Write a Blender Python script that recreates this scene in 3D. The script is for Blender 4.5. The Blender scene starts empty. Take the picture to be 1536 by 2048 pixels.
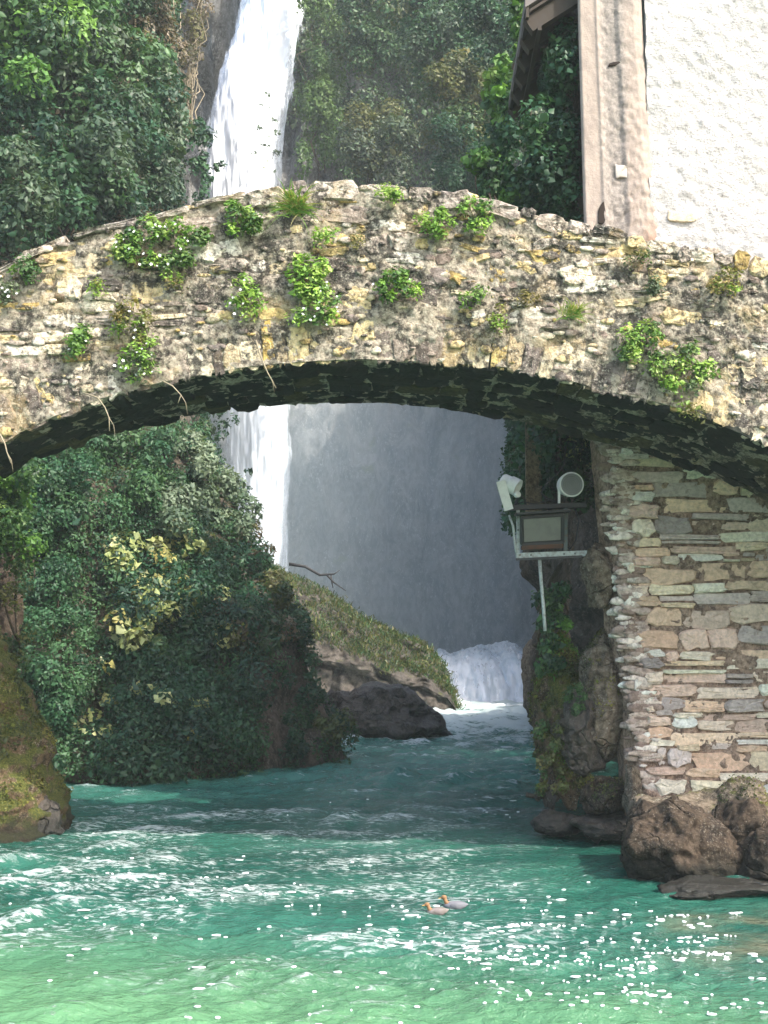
import bpy, bmesh, math, random
import numpy as np
from mathutils import Vector

# ------------------------------------------------------------------ camera, sky, sun, exposure
S = bpy.context.scene
COL = S.collection
PITCH = math.radians(5.98)
CAM_H = 2.4
FPX = 2540.0
cam = bpy.data.cameras.new('camera')
cam.sensor_width = 36.0
cam.sensor_fit = 'HORIZONTAL'
cam.lens = 36.0 * FPX / 1536.0
cam.clip_end = 500.0
cam_o = bpy.data.objects.new('camera', cam)
COL.objects.link(cam_o)
cam_o.location = (0, 0, CAM_H)
cam_o.rotation_euler = (math.pi / 2 + PITCH, 0, 0)
S.camera = cam_o
S.render.resolution_x, S.render.resolution_y = 768, 1024

SUN_AZ = math.radians(48.0)      # to the right of straight behind the camera
SUN_EL = math.radians(44.0)
world = bpy.data.worlds.new('World')
S.world = world
world.use_nodes = True
wt = world.node_tree
wt.nodes.clear()
w_out = wt.nodes.new('ShaderNodeOutputWorld')
w_bg = wt.nodes.new('ShaderNodeBackground')
w_sky = wt.nodes.new('ShaderNodeTexSky')
w_sky.sky_type = 'NISHITA'
w_sky.sun_disc = False
w_sky.sun_elevation = SUN_EL
w_sky.sun_rotation = math.pi - SUN_AZ
w_sky.dust_density = 3.0
w_sky.air_density = 1.2
w_sky.ozone_density = 1.2
w_bg.inputs['Strength'].default_value = 0.15
wt.links.new(w_sky.outputs[0], w_bg.inputs['Color'])
wt.links.new(w_bg.outputs[0], w_out.inputs['Surface'])

sun = bpy.data.lights.new('sun', 'SUN')
sun.energy = 2.1
sun.angle = math.radians(0.5)
sun.color = (1.0, 0.95, 0.86)
sun_o = bpy.data.objects.new('sun', sun)
COL.objects.link(sun_o)
SUN_DIR = Vector((math.sin(SUN_AZ) * math.cos(SUN_EL), -math.cos(SUN_AZ) * math.cos(SUN_EL), math.sin(SUN_EL)))
sun_o.rotation_euler = SUN_DIR.to_track_quat('Z', 'Y').to_euler()
sun_o.location = SUN_DIR * 60

S.view_settings.view_transform = 'Standard'
S.view_settings.look = 'None'
S.view_settings.gamma = 1.0
S.view_settings.use_curve_mapping = False
S.view_settings.exposure = 1.72
S.cycles.max_bounces = 8
S.cycles.diffuse_bounces = 3
S.cycles.glossy_bounces = 3
S.cycles.transmission_bounces = 4
S.cycles.transparent_max_bounces = 12
S.cycles.volume_bounces = 4

# ------------------------------------------------------------------ helpers
rs = np.random.RandomState
WL = {}


def P(px, py, Y):
    """world point seen at photo pixel (px, py) at depth Y"""
    x = (px - 768.0) / FPX
    v = (1024.0 - py) / FPX
    dy = math.cos(PITCH) - v * math.sin(PITCH)
    dz = math.sin(PITCH) + v * math.cos(PITCH)
    t = Y / dy
    return np.array((x * t, Y, CAM_H + dz * t))


def _h(ix, iy, iz, seed):
    h = (ix.astype(np.int64) * 374761393 + iy.astype(np.int64) * 668265263 + iz.astype(np.int64) * 2147483647 + seed * 974634777)
    h = (h ^ (h >> 13)) * 1274126177
    h &= 0x7fffffff
    h = (h ^ (h >> 16)) & 0xffff
    return h / 65535.0


def vnoise(p, seed=0):
    p = np.asarray(p, float)
    i = np.floor(p).astype(np.int64)
    f = p - i
    f = f * f * f * (f * (f * 6 - 15) + 10)
    r = 0
    for dx in (0, 1):
        wx = f[:, 0] if dx else 1 - f[:, 0]
        for dy in (0, 1):
            wy = f[:, 1] if dy else 1 - f[:, 1]
            for dz in (0, 1):
                wz = f[:, 2] if dz else 1 - f[:, 2]
                r = r + wx * wy * wz * _h(i[:, 0] + dx, i[:, 1] + dy, i[:, 2] + dz, seed)
    return r * 2 - 1


def fbm(p, seed=0, octv=4, gain=0.5):
    p = np.asarray(p, float)
    a, r = 1.0, 0
    for k in range(octv):
        r = r + a * vnoise(p * (2.03 ** k) + 17.3 * k, seed + k)
        a *= gain
    return r


def ridged(p, seed=0, octv=4):
    p = np.asarray(p, float)
    a, r = 1.0, 0
    for k in range(octv):
        r = r + a * (1 - 2 * np.abs(vnoise(p * (2.03 ** k) + 9.1 * k, seed + k)))
        a *= 0.5
    return r


def place(o, parent, loc):
    loc = Vector(loc)
    WL[o.name] = loc
    if parent is not None:
        o.parent = parent
        o.location = loc - WL[parent.name]
    else:
        o.location = loc


def build_mesh(name, verts, faces, mat, smooth=True, col=None):
    me = bpy.data.meshes.new(name)
    verts = np.asarray(verts, np.float32)
    if isinstance(faces, np.ndarray):
        n, k = faces.shape
        me.vertices.add(len(verts))
        me.vertices.foreach_set('co', verts.ravel())
        me.loops.add(n * k)
        me.loops.foreach_set('vertex_index', faces.astype(np.int32).ravel())
        me.polygons.add(n)
        me.polygons.foreach_set('loop_start', np.arange(0, n * k, k, dtype=np.int32))
        me.polygons.foreach_set('loop_total', np.full(n, k, np.int32))
        me.update(calc_edges=True)
    else:
        me.from_pydata([tuple(map(float, v)) for v in verts], [], faces)
        me.update()
    if smooth:
        me.polygons.foreach_set('use_smooth', np.ones(len(me.polygons), bool))
    if col is not None:
        at = me.color_attributes.new('col', 'FLOAT_COLOR', 'POINT')
        c = np.ones((len(verts), 4), np.float32)
        c[:, :3] = col
        at.data.foreach_set('color', c.ravel())
    if mat is not None:
        me.materials.append(mat)
    return me


def obj(name, me, parent=None, loc=(0, 0, 0)):
    o = bpy.data.objects.new(name, me)
    COL.objects.link(o)
    place(o, parent, loc)
    return o


def thing(name, label, cat, loc=(0, 0, 0), group=None):
    o = bpy.data.objects.new(name, None)
    o.empty_display_size = 0.2
    COL.objects.link(o)
    place(o, None, loc)
    return tag(o, label, cat, group)


def tag(o, label, cat, group=None):
    o['label'] = label
    o['category'] = cat
    if group:
        o['group'] = group
    return o


def kind(o, k):
    o['kind'] = k
    return o


def grid_faces(nr, nc, close_c=False):
    r = np.arange(nr - 1)[:, None]
    ncc = nc if close_c else nc - 1
    c = np.arange(ncc)[None, :]
    c1 = (c + 1) % nc
    a = r * nc + c
    b = r * nc + c1
    d = (r + 1) * nc + c
    e = (r + 1) * nc + c1
    return np.stack([a, b, e, d], -1).reshape(-1, 4)


class MB:
    """collects boxes, tubes and lathes as one mesh"""
    def __init__(s):
        s.v, s.f = [], []

    def add(s, v, f):
        b = len(s.v)
        s.v += [tuple(map(float, q)) for q in v]
        s.f += [tuple(b + i for i in q) for q in f]

    def box(s, c, d, rot=None):
        x, y, z = d[0] / 2, d[1] / 2, d[2] / 2
        v = [(-x, -y, -z), (x, -y, -z), (x, y, -z), (-x, y, -z), (-x, -y, z), (x, -y, z), (x, y, z), (-x, y, z)]
        v = [Vector(q) for q in v]
        if rot is not None:
            v = [rot @ q for q in v]
        v = [q + Vector(c) for q in v]
        s.add(v, [(0, 3, 2, 1), (4, 5, 6, 7), (0, 1, 5, 4), (1, 2, 6, 5), (2, 3, 7, 6), (3, 0, 4, 7)])
        return s

    def beam(s, a, b, w, h, up=(0, 0, 1)):
        a, b = Vector(a), Vector(b)
        d = (b - a)
        L = d.length
        d.normalize()
        sx = d.cross(Vector(up))
        if sx.length < 1e-4:
            sx = Vector((1, 0, 0))
        sx.normalize()
        sz = sx.cross(d)
        v = []
        for t in (a, b):
            for i, j in ((-1, -1), (1, -1), (1, 1), (-1, 1)):
                v.append(t + sx * i * w / 2 + sz * j * h / 2)
        s.add(v, [(0, 1, 2, 3), (7, 6, 5, 4), (0, 4, 5, 1), (1, 5, 6, 2), (2, 6, 7, 3), (3, 7, 4, 0)])
        return s

    def tube(s, pts, rad, n=8, cap=True):
        pts = [Vector(p) for p in pts]
        m = len(pts)
        if not hasattr(rad, '__len__'):
            rad = [rad] * m
        v = []
        prev = None
        for i, p in enumerate(pts):
            d = (pts[min(i + 1, m - 1)] - pts[max(i - 1, 0)]).normalized()
            if prev is None:
                prev = Vector((0, 0, 1)) if abs(d.z) < 0.9 else Vector((1, 0, 0))
            a = d.cross(prev)
            a.normalize()
            b = a.cross(d)
            b.normalize()
            prev = b
            for k in range(n):
                t = 2 * math.pi * k / n
                v.append(p + (a * math.cos(t) + b * math.sin(t)) * rad[i])
        f = []
        for i in range(m - 1):
            for k in range(n):
                f.append((i * n + k, i * n + (k + 1) % n, (i + 1) * n + (k + 1) % n, (i + 1) * n + k))
        if cap:
            f.append(tuple(range(n - 1, -1, -1)))
            f.append(tuple((m - 1) * n + k for k in range(n)))
        s.add(v, f)
        return s

    def lathe(s, o, axis, prof, n=24):
        """prof: list of (t along axis, radius)"""
        o, ax = Vector(o), Vector(axis).normalized()
        u = ax.orthogonal().normalized()
        w = ax.cross(u)
        v = []
        for t, r in prof:
            for k in range(n):
                a = 2 * math.pi * k / n
                v.append(o + ax * t + (u * math.cos(a) + w * math.sin(a)) * max(r, 1e-4))
        f = []
        for i in range(len(prof) - 1):
            for k in range(n):
                f.append((i * n + k, i * n + (k + 1) % n, (i + 1) * n + (k + 1) % n, (i + 1) * n + k))
        s.add(v, f)
        return s

    def obj(s, name, mat, parent=None, loc=(0, 0, 0), smooth=False, bevel=0):
        me = build_mesh(name, s.v, s.f, mat, smooth)
        o = obj(name, me, parent, (0, 0, 0) if loc is None else loc)
        if bevel:
            m = o.modifiers.new('bevel', 'BEVEL')
            m.width = bevel
            m.segments = 2
            m.limit_method = 'ANGLE'
        return o


# ------------------------------------------------------------------ materials
def new_mat(name):
    m = bpy.data.materials.new(name)
    m.use_nodes = True
    nt = m.node_tree
    b = nt.nodes['Principled BSDF']
    return m, nt, b


class NT:
    """tiny node builder"""
    def __init__(s, nt):
        s.nt = nt

    def n(s, t, **k):
        nd = s.nt.nodes.new(t)
        for a, b in k.items():
            setattr(nd, a, b)
        return nd

    def l(s, a, b):
        s.nt.links.new(a, b)

    def pos(s, scale=(1, 1, 1)):
        g = s.n('ShaderNodeNewGeometry')
        m = s.n('ShaderNodeMapping')
        m.inputs['Scale'].default_value = scale
        s.l(g.outputs['Position'], m.inputs['Vector'])
        return m.outputs[0]

    def noise(s, vec, scale, detail=5, rough=0.6, dist=0.0):
        t = s.n('ShaderNodeTexNoise')
        t.inputs['Scale'].default_value = scale
        t.inputs['Detail'].default_value = detail
        t.inputs['Roughness'].default_value = rough
        t.inputs['Distortion'].default_value = dist
        s.l(vec, t.inputs['Vector'])
        return t.outputs['Fac']

    def voro(s, vec, scale, feat='F1'):
        t = s.n('ShaderNodeTexVoronoi')
        t.feature = feat
        t.inputs['Scale'].default_value = scale
        s.l(vec, t.inputs['Vector'])
        return t.outputs['Distance']

    def ramp(s, fac, a, b, smooth=True):
        t = s.n('ShaderNodeMapRange')
        t.inputs['From Min'].default_value = a
        t.inputs['From Max'].default_value = b
        if smooth:
            t.interpolation_type = 'SMOOTHSTEP'
        s.l(fac, t.inputs['Value'])
        return t.outputs['Result']

    def mix(s, fac, a, b, mode='MIX'):
        t = s.n('ShaderNodeMix', data_type='RGBA', blend_type=mode)
        for v, i in ((fac, 0), (a, 6), (b, 7)):
            if isinstance(v, (int, float)):
                t.inputs[i].default_value = v
            elif isinstance(v, tuple):
                t.inputs[i].default_value = (*v, 1)
            else:
                s.l(v, t.inputs[i])
        return t.outputs[2]

    def math(s, op, a, b=0.0, clamp=False):
        t = s.n('ShaderNodeMath', operation=op, use_clamp=clamp)
        for v, i in ((a, 0), (b, 1)):
            if isinstance(v, (int, float)):
                t.inputs[i].default_value = v
            else:
                s.l(v, t.inputs[i])
        return t.outputs[0]

    def bump(s, h, strength, dist):
        t = s.n('ShaderNodeBump')
        t.inputs['Strength'].default_value = strength
        t.inputs['Distance'].default_value = dist
        s.l(h, t.inputs['Height'])
        return t.outputs[0]


def mat_plain(name, col, rough=0.6, metal=0.0, dirt=0.35, dirt_col=(0.05, 0.045, 0.04), scale=14, spec=0.4):
    m, nt, b = new_mat(name)
    N = NT(nt)
    p = N.pos()
    f = N.ramp(N.noise(p, scale, 6, 0.65), 0.42, 0.72)
    f = N.math('MULTIPLY', f, dirt)
    N.l(N.mix(f, col, dirt_col), b.inputs['Base Color'])
    b.inputs['Roughness'].default_value = rough
    b.inputs['Metallic'].default_value = metal
    b.inputs['Specular IOR Level'].default_value = spec
    N.l(N.bump(N.noise(p, scale * 5, 4), 0.2, 0.004), b.inputs['Normal'])
    return m


def mat_stone(name, source, dark=(0.035, 0.032, 0.028), pale=(0.66, 0.62, 0.5), dark_amt=0.75, pale_amt=0.6, moss=0.0,
              ochre=0.0, sc=1.0, bump=0.6, wet=False, cracks=0.0, wline=False, grain=1.0, zs=1.0, base=(0.3, 0.27, 0.22), dark_at=(0.50, 0.62)):
    """weathered stone: source is 'object' (object colour), 'attr' (colour attribute) or 'flat'"""
    m, nt, b = new_mat(name)
    N = NT(nt)
    p = N.pos((1, 1, zs))
    if source == 'object':
        c = N.n('ShaderNodeObjectInfo').outputs['Color']
    elif source == 'attr':
        c = N.n('ShaderNodeAttribute', attribute_name='col').outputs['Color']
    else:
        c = None
    n1 = N.noise(p, 3.2 * sc, 8, 0.68, 0.3)
    n2 = N.noise(p, 17 * sc, 8, 0.72)
    n3 = N.noise(p, 52 * sc, 5, 0.7)
    if c is None:
        c = N.mix(N.ramp(n1, 0.35, 0.65), base, tuple(q * 0.55 for q in base))
    # grain
    c = N.mix(N.ramp(n2, 0.36, 0.64), N.mix(grain, c, (1.25, 1.22, 1.18), 'MULTIPLY'), N.mix(grain, c, (0.50, 0.46, 0.42), 'MULTIPLY'))
    if ochre:
        c = N.mix(N.math('MULTIPLY', N.ramp(N.noise(p, 2.3 * sc, 5), 0.52, 0.66), ochre), c, (0.46, 0.31, 0.09))
    # pale lichen specks
    f = N.math('MULTIPLY', N.ramp(N.math('ADD', n3, N.math('MULTIPLY', n1, 0.5)), 0.80, 0.93), pale_amt)
    c = N.mix(f, c, pale)
    # black lichen blotches
    d = N.math('ADD', N.math('MULTIPLY', n1, 0.55), N.math('MULTIPLY', n2, 0.45))
    f = N.math('MULTIPLY', N.ramp(d, dark_at[0], dark_at[1]), dark_amt)
    c = N.mix(f, c, dark)
    if moss:
        g = N.n('ShaderNodeNewGeometry')
        sx = N.n('ShaderNodeSeparateXYZ')
        N.l(g.outputs['Normal'], sx.inputs[0])
        mm = N.math('ADD', N.math('MULTIPLY', sx.outputs['Z'], 0.7), N.math('MULTIPLY', N.math('SUBTRACT', N.noise(p, 3.4 * sc, 8, 0.72), 0.5), 4.2))
        mf = N.math('MULTIPLY', N.ramp(mm, 1.0 - moss, 1.45 - moss), 0.92)
        mc = N.mix(N.ramp(n3, 0.35, 0.65), (0.030, 0.050, 0.012), (0.125, 0.125, 0.025))
        c = N.mix(mf, c, mc)
    if wline:
        pz = N.n('ShaderNodeSeparateXYZ')
        N.l(p, pz.inputs[0])
        wl = N.ramp(N.math('SUBTRACT', pz.outputs['Z'], N.math('MULTIPLY', n1, 0.5)), 0.18, -0.06)
        c = N.mix(N.math('MULTIPLY', wl, 0.85), c, (0.018, 0.018, 0.014))
    N.l(c, b.inputs['Base Color'])
    b.inputs['Roughness'].default_value = 0.35 if wet else 0.88
    b.inputs['Specular IOR Level'].default_value = 0.5 if wet else 0.2
    h = N.math('ADD', N.math('MULTIPLY', n2, 0.9), N.math('MULTIPLY', n3, 0.45))
    if cracks:
        wv = N.n('ShaderNodeVectorMath', operation='ADD')
        tn = N.n('ShaderNodeTexNoise')
        tn.inputs['Scale'].default_value = 2.5 * sc
        N.l(p, tn.inputs['Vector'])
        sv = N.n('ShaderNodeVectorMath', operation='SCALE')
        sv.inputs['Scale'].default_value = 0.5
        N.l(tn.outputs['Color'], sv.inputs[0])
        N.l(N.pos((1, 1, 1.7)), wv.inputs[0])
        N.l(sv.outputs[0], wv.inputs[1])
        cr = N.ramp(N.voro(wv.outputs[0], 2.2 * sc, 'DISTANCE_TO_EDGE'), 0.045, 0.0)
        cr = N.math('MULTIPLY', cr, N.ramp(N.noise(p, 1.9 * sc, 3), 0.47, 0.62))
        c2 = N.mix(N.math('MULTIPLY', cr, cracks), c, dark)
        N.l(c2, b.inputs['Base Color'])
        h = N.math('SUBTRACT', h, N.math('MULTIPLY', cr, 1.2))
    N.l(N.bump(h, bump, 0.04), b.inputs['Normal'])
    return m


def mat_leaf(name, trans=0.3, rough=0.46):
    m, nt, b = new_mat(name)
    N = NT(nt)
    c = N.n('ShaderNodeAttribute', attribute_name='col').outputs['Color']
    N.l(c, b.inputs['Base Color'])
    b.inputs['Roughness'].default_value = rough
    b.inputs['Specular IOR Level'].default_value = 0.35
    t = N.n('ShaderNodeBsdfTranslucent')
    N.l(N.mix(1.0, c, (1.0, 1.05, 0.5), 'MULTIPLY'), t.inputs['Color'])
    mx = N.n('ShaderNodeMixShader')
    mx.inputs[0].default_value = trans
    N.l(b.outputs[0], mx.inputs[1])
    N.l(t.outputs[0], mx.inputs[2])
    N.l(mx.outputs[0], nt.nodes['Material Output'].inputs['Surface'])
    return m


M_LEAF = mat_leaf('leaf')
M_FLOWER = mat_plain('white_petal', (0.8, 0.8, 0.74), 0.6, dirt=0.0)
M_BARK = mat_stone('bark', 'flat', base=(0.13, 0.10, 0.075), pale_amt=0.25, dark_amt=0.5, moss=0.2)
M_TWIG = mat_plain('dry_twig', (0.30, 0.25, 0.17), 0.8)
M_BSTONE = mat_stone('bridge_stone', 'object', ochre=0.30, dark_amt=0.9, pale_amt=0.8, bump=1.0, dark_at=(0.495, 0.595))
M_BRUBBLE = mat_stone('bridge_rubble', 'attr', ochre=0.25, dark_amt=0.85, pale_amt=0.7, bump=1.0, dark_at=(0.495, 0.595))
M_MORTAR = mat_stone('bridge_mortar', 'flat', base=(0.44, 0.395, 0.32), ochre=0.3, dark_amt=0.85, pale_amt=0.8, moss=0.25, bump=1.0, dark_at=(0.475, 0.58))
M_SOFFIT = mat_stone('shade_toned_arch_stone', 'object', dark=(0.014, 0.018, 0.015), pale=(0.2, 0.2, 0.13), dark_amt=0.5, pale_amt=0.12, dark_at=(0.44, 0.62))  # vault underside: its shade is put into these dark colours
M_FSTONE = mat_stone('foundation_stone', 'object', grain=0.45, dark=(0.14, 0.11, 0.09), dark_amt=0.4, pale_amt=0.12, pale=(0.8, 0.76, 0.7), bump=0.5, dark_at=(0.54, 0.66))
M_FMORTAR = mat_stone('foundation_mortar', 'flat', base=(0.48, 0.35, 0.27), dark=(0.12, 0.08, 0.065), dark_amt=0.7, pale_amt=0.5, bump=1.0)
M_FRUBBLE = mat_stone('corner_rubble', 'attr', grain=0.6, dark=(0.16, 0.11, 0.09), dark_amt=0.4, pale_amt=0.15, pale=(0.8, 0.77, 0.7))
M_ROCK_TAN = mat_stone('tan_rock', 'flat', bump=1.0, cracks=0.35, wline=True, base=(0.23, 0.19, 0.145), dark=(0.045, 0.036, 0.027), dark_amt=0.6, pale_amt=0.4, moss=0.25, sc=0.8)
M_ROCK_MOSS = mat_stone('mossy_rock', 'flat', bump=1.0, cracks=0.0, wline=True, base=(0.17, 0.12, 0.075), dark=(0.03, 0.024, 0.018), dark_amt=0.9, pale_amt=0.45, moss=1.2, sc=0.9)
M_ROCK_DARK = mat_stone('dark_wet_rock', 'flat', bump=1.0, cracks=0.35, wline=True, base=(0.10, 0.085, 0.07), dark=(0.014, 0.013, 0.012), dark_amt=0.8, pale_amt=0.35, pale=(0.35, 0.33, 0.3), sc=0.9, wet=True)
M_ROCK_BROWN = mat_stone('brown_rock', 'flat', bump=1.0, cracks=0.35, wline=True, base=(0.085, 0.064, 0.047), dark=(0.025, 0.02, 0.017), dark_amt=0.85, pale_amt=0.4, pale=(0.45, 0.4, 0.33), sc=0.9)
M_CLIFF = mat_stone('cliff_rock', 'flat', base=(0.12, 0.10, 0.08), dark=(0.02, 0.02, 0.018), dark_amt=0.7, pale_amt=0.2, moss=0.5, sc=0.35, bump=1.0)
M_CLIFF_GREY = mat_stone('grey_cliff_rock', 'flat', zs=0.55, base=(0.22, 0.22, 0.215), dark=(0.03, 0.035, 0.036), dark_amt=0.95, pale_amt=0.7, pale=(0.55, 0.55, 0.53), moss=0.4, sc=0.22, bump=1.0)
M_LEDGE = mat_stone('grassy_ledge_rock', 'flat', base=(0.10, 0.09, 0.08), dark=(0.025, 0.025, 0.026), dark_amt=0.7, pale_amt=0.15, moss=0.3, sc=0.5)

# ------------------------------------------------------------------ foliage
G_DARK = [(0.020, 0.060, 0.030), (0.028, 0.080, 0.035), (0.016, 0.045, 0.028), (0.040, 0.100, 0.045)]
G_MID = [(0.045, 0.105, 0.035), (0.06, 0.13, 0.045), (0.035, 0.085, 0.035), (0.085, 0.16, 0.06), (0.03, 0.07, 0.03)]
G_GREY = [(0.06, 0.095, 0.055), (0.09, 0.13, 0.075), (0.05, 0.075, 0.05), (0.12, 0.16, 0.10)]
G_BRIGHT = [(0.13, 0.27, 0.04), (0.19, 0.34, 0.06), (0.10, 0.22, 0.04), (0.25, 0.38, 0.10)]
G_YELLOW = [(0.36, 0.40, 0.15), (0.46, 0.48, 0.25), (0.28, 0.34, 0.12), (0.42, 0.36, 0.12)]
G_OLIVE = [(0.10, 0.11, 0.03), (0.14, 0.14, 0.045), (0.07, 0.085, 0.03), (0.17, 0.15, 0.06)]
G_BROWN = [(0.12, 0.085, 0.05), (0.09, 0.07, 0.045), (0.16, 0.12, 0.075), (0.07, 0.06, 0.04)]
G_BLUE = [(0.030, 0.094, 0.042), (0.048, 0.124, 0.052), (0.024, 0.068, 0.034), (0.080, 0.170, 0.070)]


def leaf_mesh(name, C, Nn, size, colr, rng, aspect=0.62, droop=0.35, mat=None):
    """one folded four-corner leaf at every centre"""
    n = len(C)
    Nn = Nn / (np.linalg.norm(Nn, axis=1, keepdims=True) + 1e-9)
    t = rng.normal(size=(n, 3))
    t[:, 2] -= droop * 2
    t -= (t * Nn).sum(1, keepdims=True) * Nn
    t /= np.linalg.norm(t, axis=1, keepdims=True) + 1e-9
    s = np.cross(Nn, t)
    L = size[:, None]
    base = C - t * L * 0.5
    tip = C + t * L * 0.5
    fold = Nn * L * 0.16
    a = C + s * L * 0.5 * aspect - fold - t * L * 0.08
    b = C - s * L * 0.5 * aspect - fold - t * L * 0.08
    V = np.stack([base, a, tip, b], 1).reshape(-1, 3)
    F = np.arange(n * 4, dtype=np.int32).reshape(n, 4)
    F = np.concatenate([F[:, [0, 1, 2]], F[:, [0, 2, 3]]], 0)
    cc = np.repeat(colr, 4, axis=0)
    return build_mesh(name, V, F, mat or M_LEAF, smooth=False, col=cc)


def clump_leaves(cent, rad, n, size, pal, rng, out=(0, -1, 0.3), squash=None, shell=(0.55, 1.05), hue=0.3, up=0.5, face=-0.35):
    """leaves on the outside of many small clumps; returns centres, normals, sizes, colours"""
    cent = np.asarray(cent, float)
    rad = np.asarray(rad, float)
    w = rad ** 2
    idx = rng.choice(len(cent), size=n, p=w / w.sum())
    d = rng.normal(size=(n, 3))
    d /= np.linalg.norm(d, axis=1, keepdims=True)
    o = np.array(out, float)
    o /= np.linalg.norm(o)
    flip = (d @ o) < face
    d[flip] -= 2 * ((d[flip] @ o)[:, None]) * o
    r = rad[idx] * rng.uniform(shell[0], shell[1], n)
    off = d * r[:, None]
    if squash is not None:
        off = off * np.asarray(squash)
    C = cent[idx] + off
    Nn = d * 0.9 + rng.normal(size=(n, 3)) * 0.55 + np.array((0, 0, up))
    sz = size * np.exp(rng.normal(size=n) * 0.33 - 0.05)
    pal = np.asarray(pal)
    ci = rng.randint(0, len(pal), len(cent))
    c = pal[ci][idx] * (1 - hue) + pal[rng.randint(0, len(pal), n)] * hue
    c = c * rng.uniform(0.75, 1.3, (n, 1))
    return C, Nn, sz, np.clip(c, 0.004, 0.9)


def foliage(name, parts, rng, parent=None, loc=(0, 0, 0), aspect=0.62, droop=0.35):
    C, Nn, sz, c = [np.concatenate(q, 0) for q in zip(*parts)]
    me = leaf_mesh(name, C - np.asarray(loc), Nn, sz, c, rng, aspect, droop)
    return obj(name, me, parent, loc)


def twig_tube(mb, a, b, r0, r1, rng, n=6, wob=0.12, sides=5):
    a, b = np.asarray(a, float), np.asarray(b, float)
    L = np.linalg.norm(b - a)
    pts, rad = [], []
    for i in range(n + 1):
        t = i / n
        p = a + (b - a) * t
        if 0 < i < n:
            p = p + rng.normal(size=3) * wob * L * 0.35
        pts.append(p)
        rad.append(r0 + (r1 - r0) * t)
    mb.tube(pts, rad, sides)
    return pts


# ------------------------------------------------------------------ rocks
def ico(sub):
    bm = bmesh.new()
    bmesh.ops.create_icosphere(bm, subdivisions=sub, radius=1)
    bm.verts.ensure_lookup_table()
    v = np.array([q.co[:] for q in bm.verts])
    f = np.array([[q.index for q in p.verts] for p in bm.faces])
    bm.free()
    return v, f


ICO = {k: ico(k) for k in (2, 3, 4, 5, 6)}


def rock_mesh(name, dims, seed, mat, planes=16, sub=5, noise=0.07, freq=1.6, pw=26, lo=0.66, strat=0.0, rot=0.0, cuts=36):
    rng = rs(seed)
    D, F = ICO[sub]
    nv = rng.normal(size=(planes, 3))
    nv /= np.linalg.norm(nv, axis=1, keepdims=True)
    dd = rng.uniform(lo, 1.0, planes)
    q = np.clip(D @ nv.T, 0, None) / dd
    r = (np.sum(q ** pw, 1) + 0.3) ** (-1.0 / pw)
    V = D * np.clip(r, 0.3, 1.25)[:, None]
    if rot:
        c, s = math.cos(rot), math.sin(rot)
        V = np.stack([V[:, 0] * c - V[:, 2] * s, V[:, 1], V[:, 0] * s + V[:, 2] * c], 1)
    V = V * np.asarray(dims)
    m = max(dims)
    ext0 = np.abs(V).max(0)
    amp = noise * m
    q = V / m
    V = V + D * (fbm(q * freq + seed, seed, 3, 0.5) * amp)[:, None]
    V = V + D * ((ridged(q * freq * 2.6 + seed * 1.7, seed + 50, 5) - 0.4) * amp * 0.35)[:, None]
    V = V + D * (vnoise(np.stack([q[:, 0] * 3, q[:, 1] * 3, np.round(q[:, 2] * 6 + vnoise(q * 2 + seed, seed + 3)) * 2.7], 1), seed + 70) * amp * 0.6)[:, None]
    for k in range(cuts):
        cn = rng.normal(size=3)
        cn /= np.linalg.norm(cn)
        hgt = V @ cn
        lim = hgt.max() * rng.uniform(0.70, 0.93)
        V = V - np.clip(hgt - lim, 0, None)[:, None] * cn * 0.92
    sd_ = V[rng.randint(len(V), size=70)]
    near_ = np.argmin(((V[:, None, :] - sd_[None, :, :]) ** 2).sum(2), 1) if len(V) < 12000 else np.concatenate([np.argmin(((q_[:, None, :] - sd_[None, :, :]) ** 2).sum(2), 1) for q_ in np.array_split(V, 6)])
    tl_ = rng.normal(size=(70, 3)) * 0.16
    V = V + D * (((V - sd_[near_]) * tl_[near_]).sum(1) + rng.normal(size=70)[near_] * 0.012 * m)[:, None]
    V = V + D * ((fbm(V * 8 + seed, seed + 9, 4, 0.6) + 0.7 * ridged(V * 5 + seed, seed + 19, 4)) * 0.019)[:, None]
    V = V * (np.asarray(ext0) / np.abs(V).max(0))
    if strat:
        V[:, 1] += strat * np.sin(V[:, 2] * 14 + 2 * vnoise(V * 2, seed)) * 0.5
    return build_mesh(name, V, F, mat)


def rock(name, c, dims, seed, mat, label=None, cat='rock', group=None, **k):
    me = rock_mesh(name, dims, seed, mat, **k)
    o = obj(name, me, None, c)
    if label:
        tag(o, label, cat, group)
    return o


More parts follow.
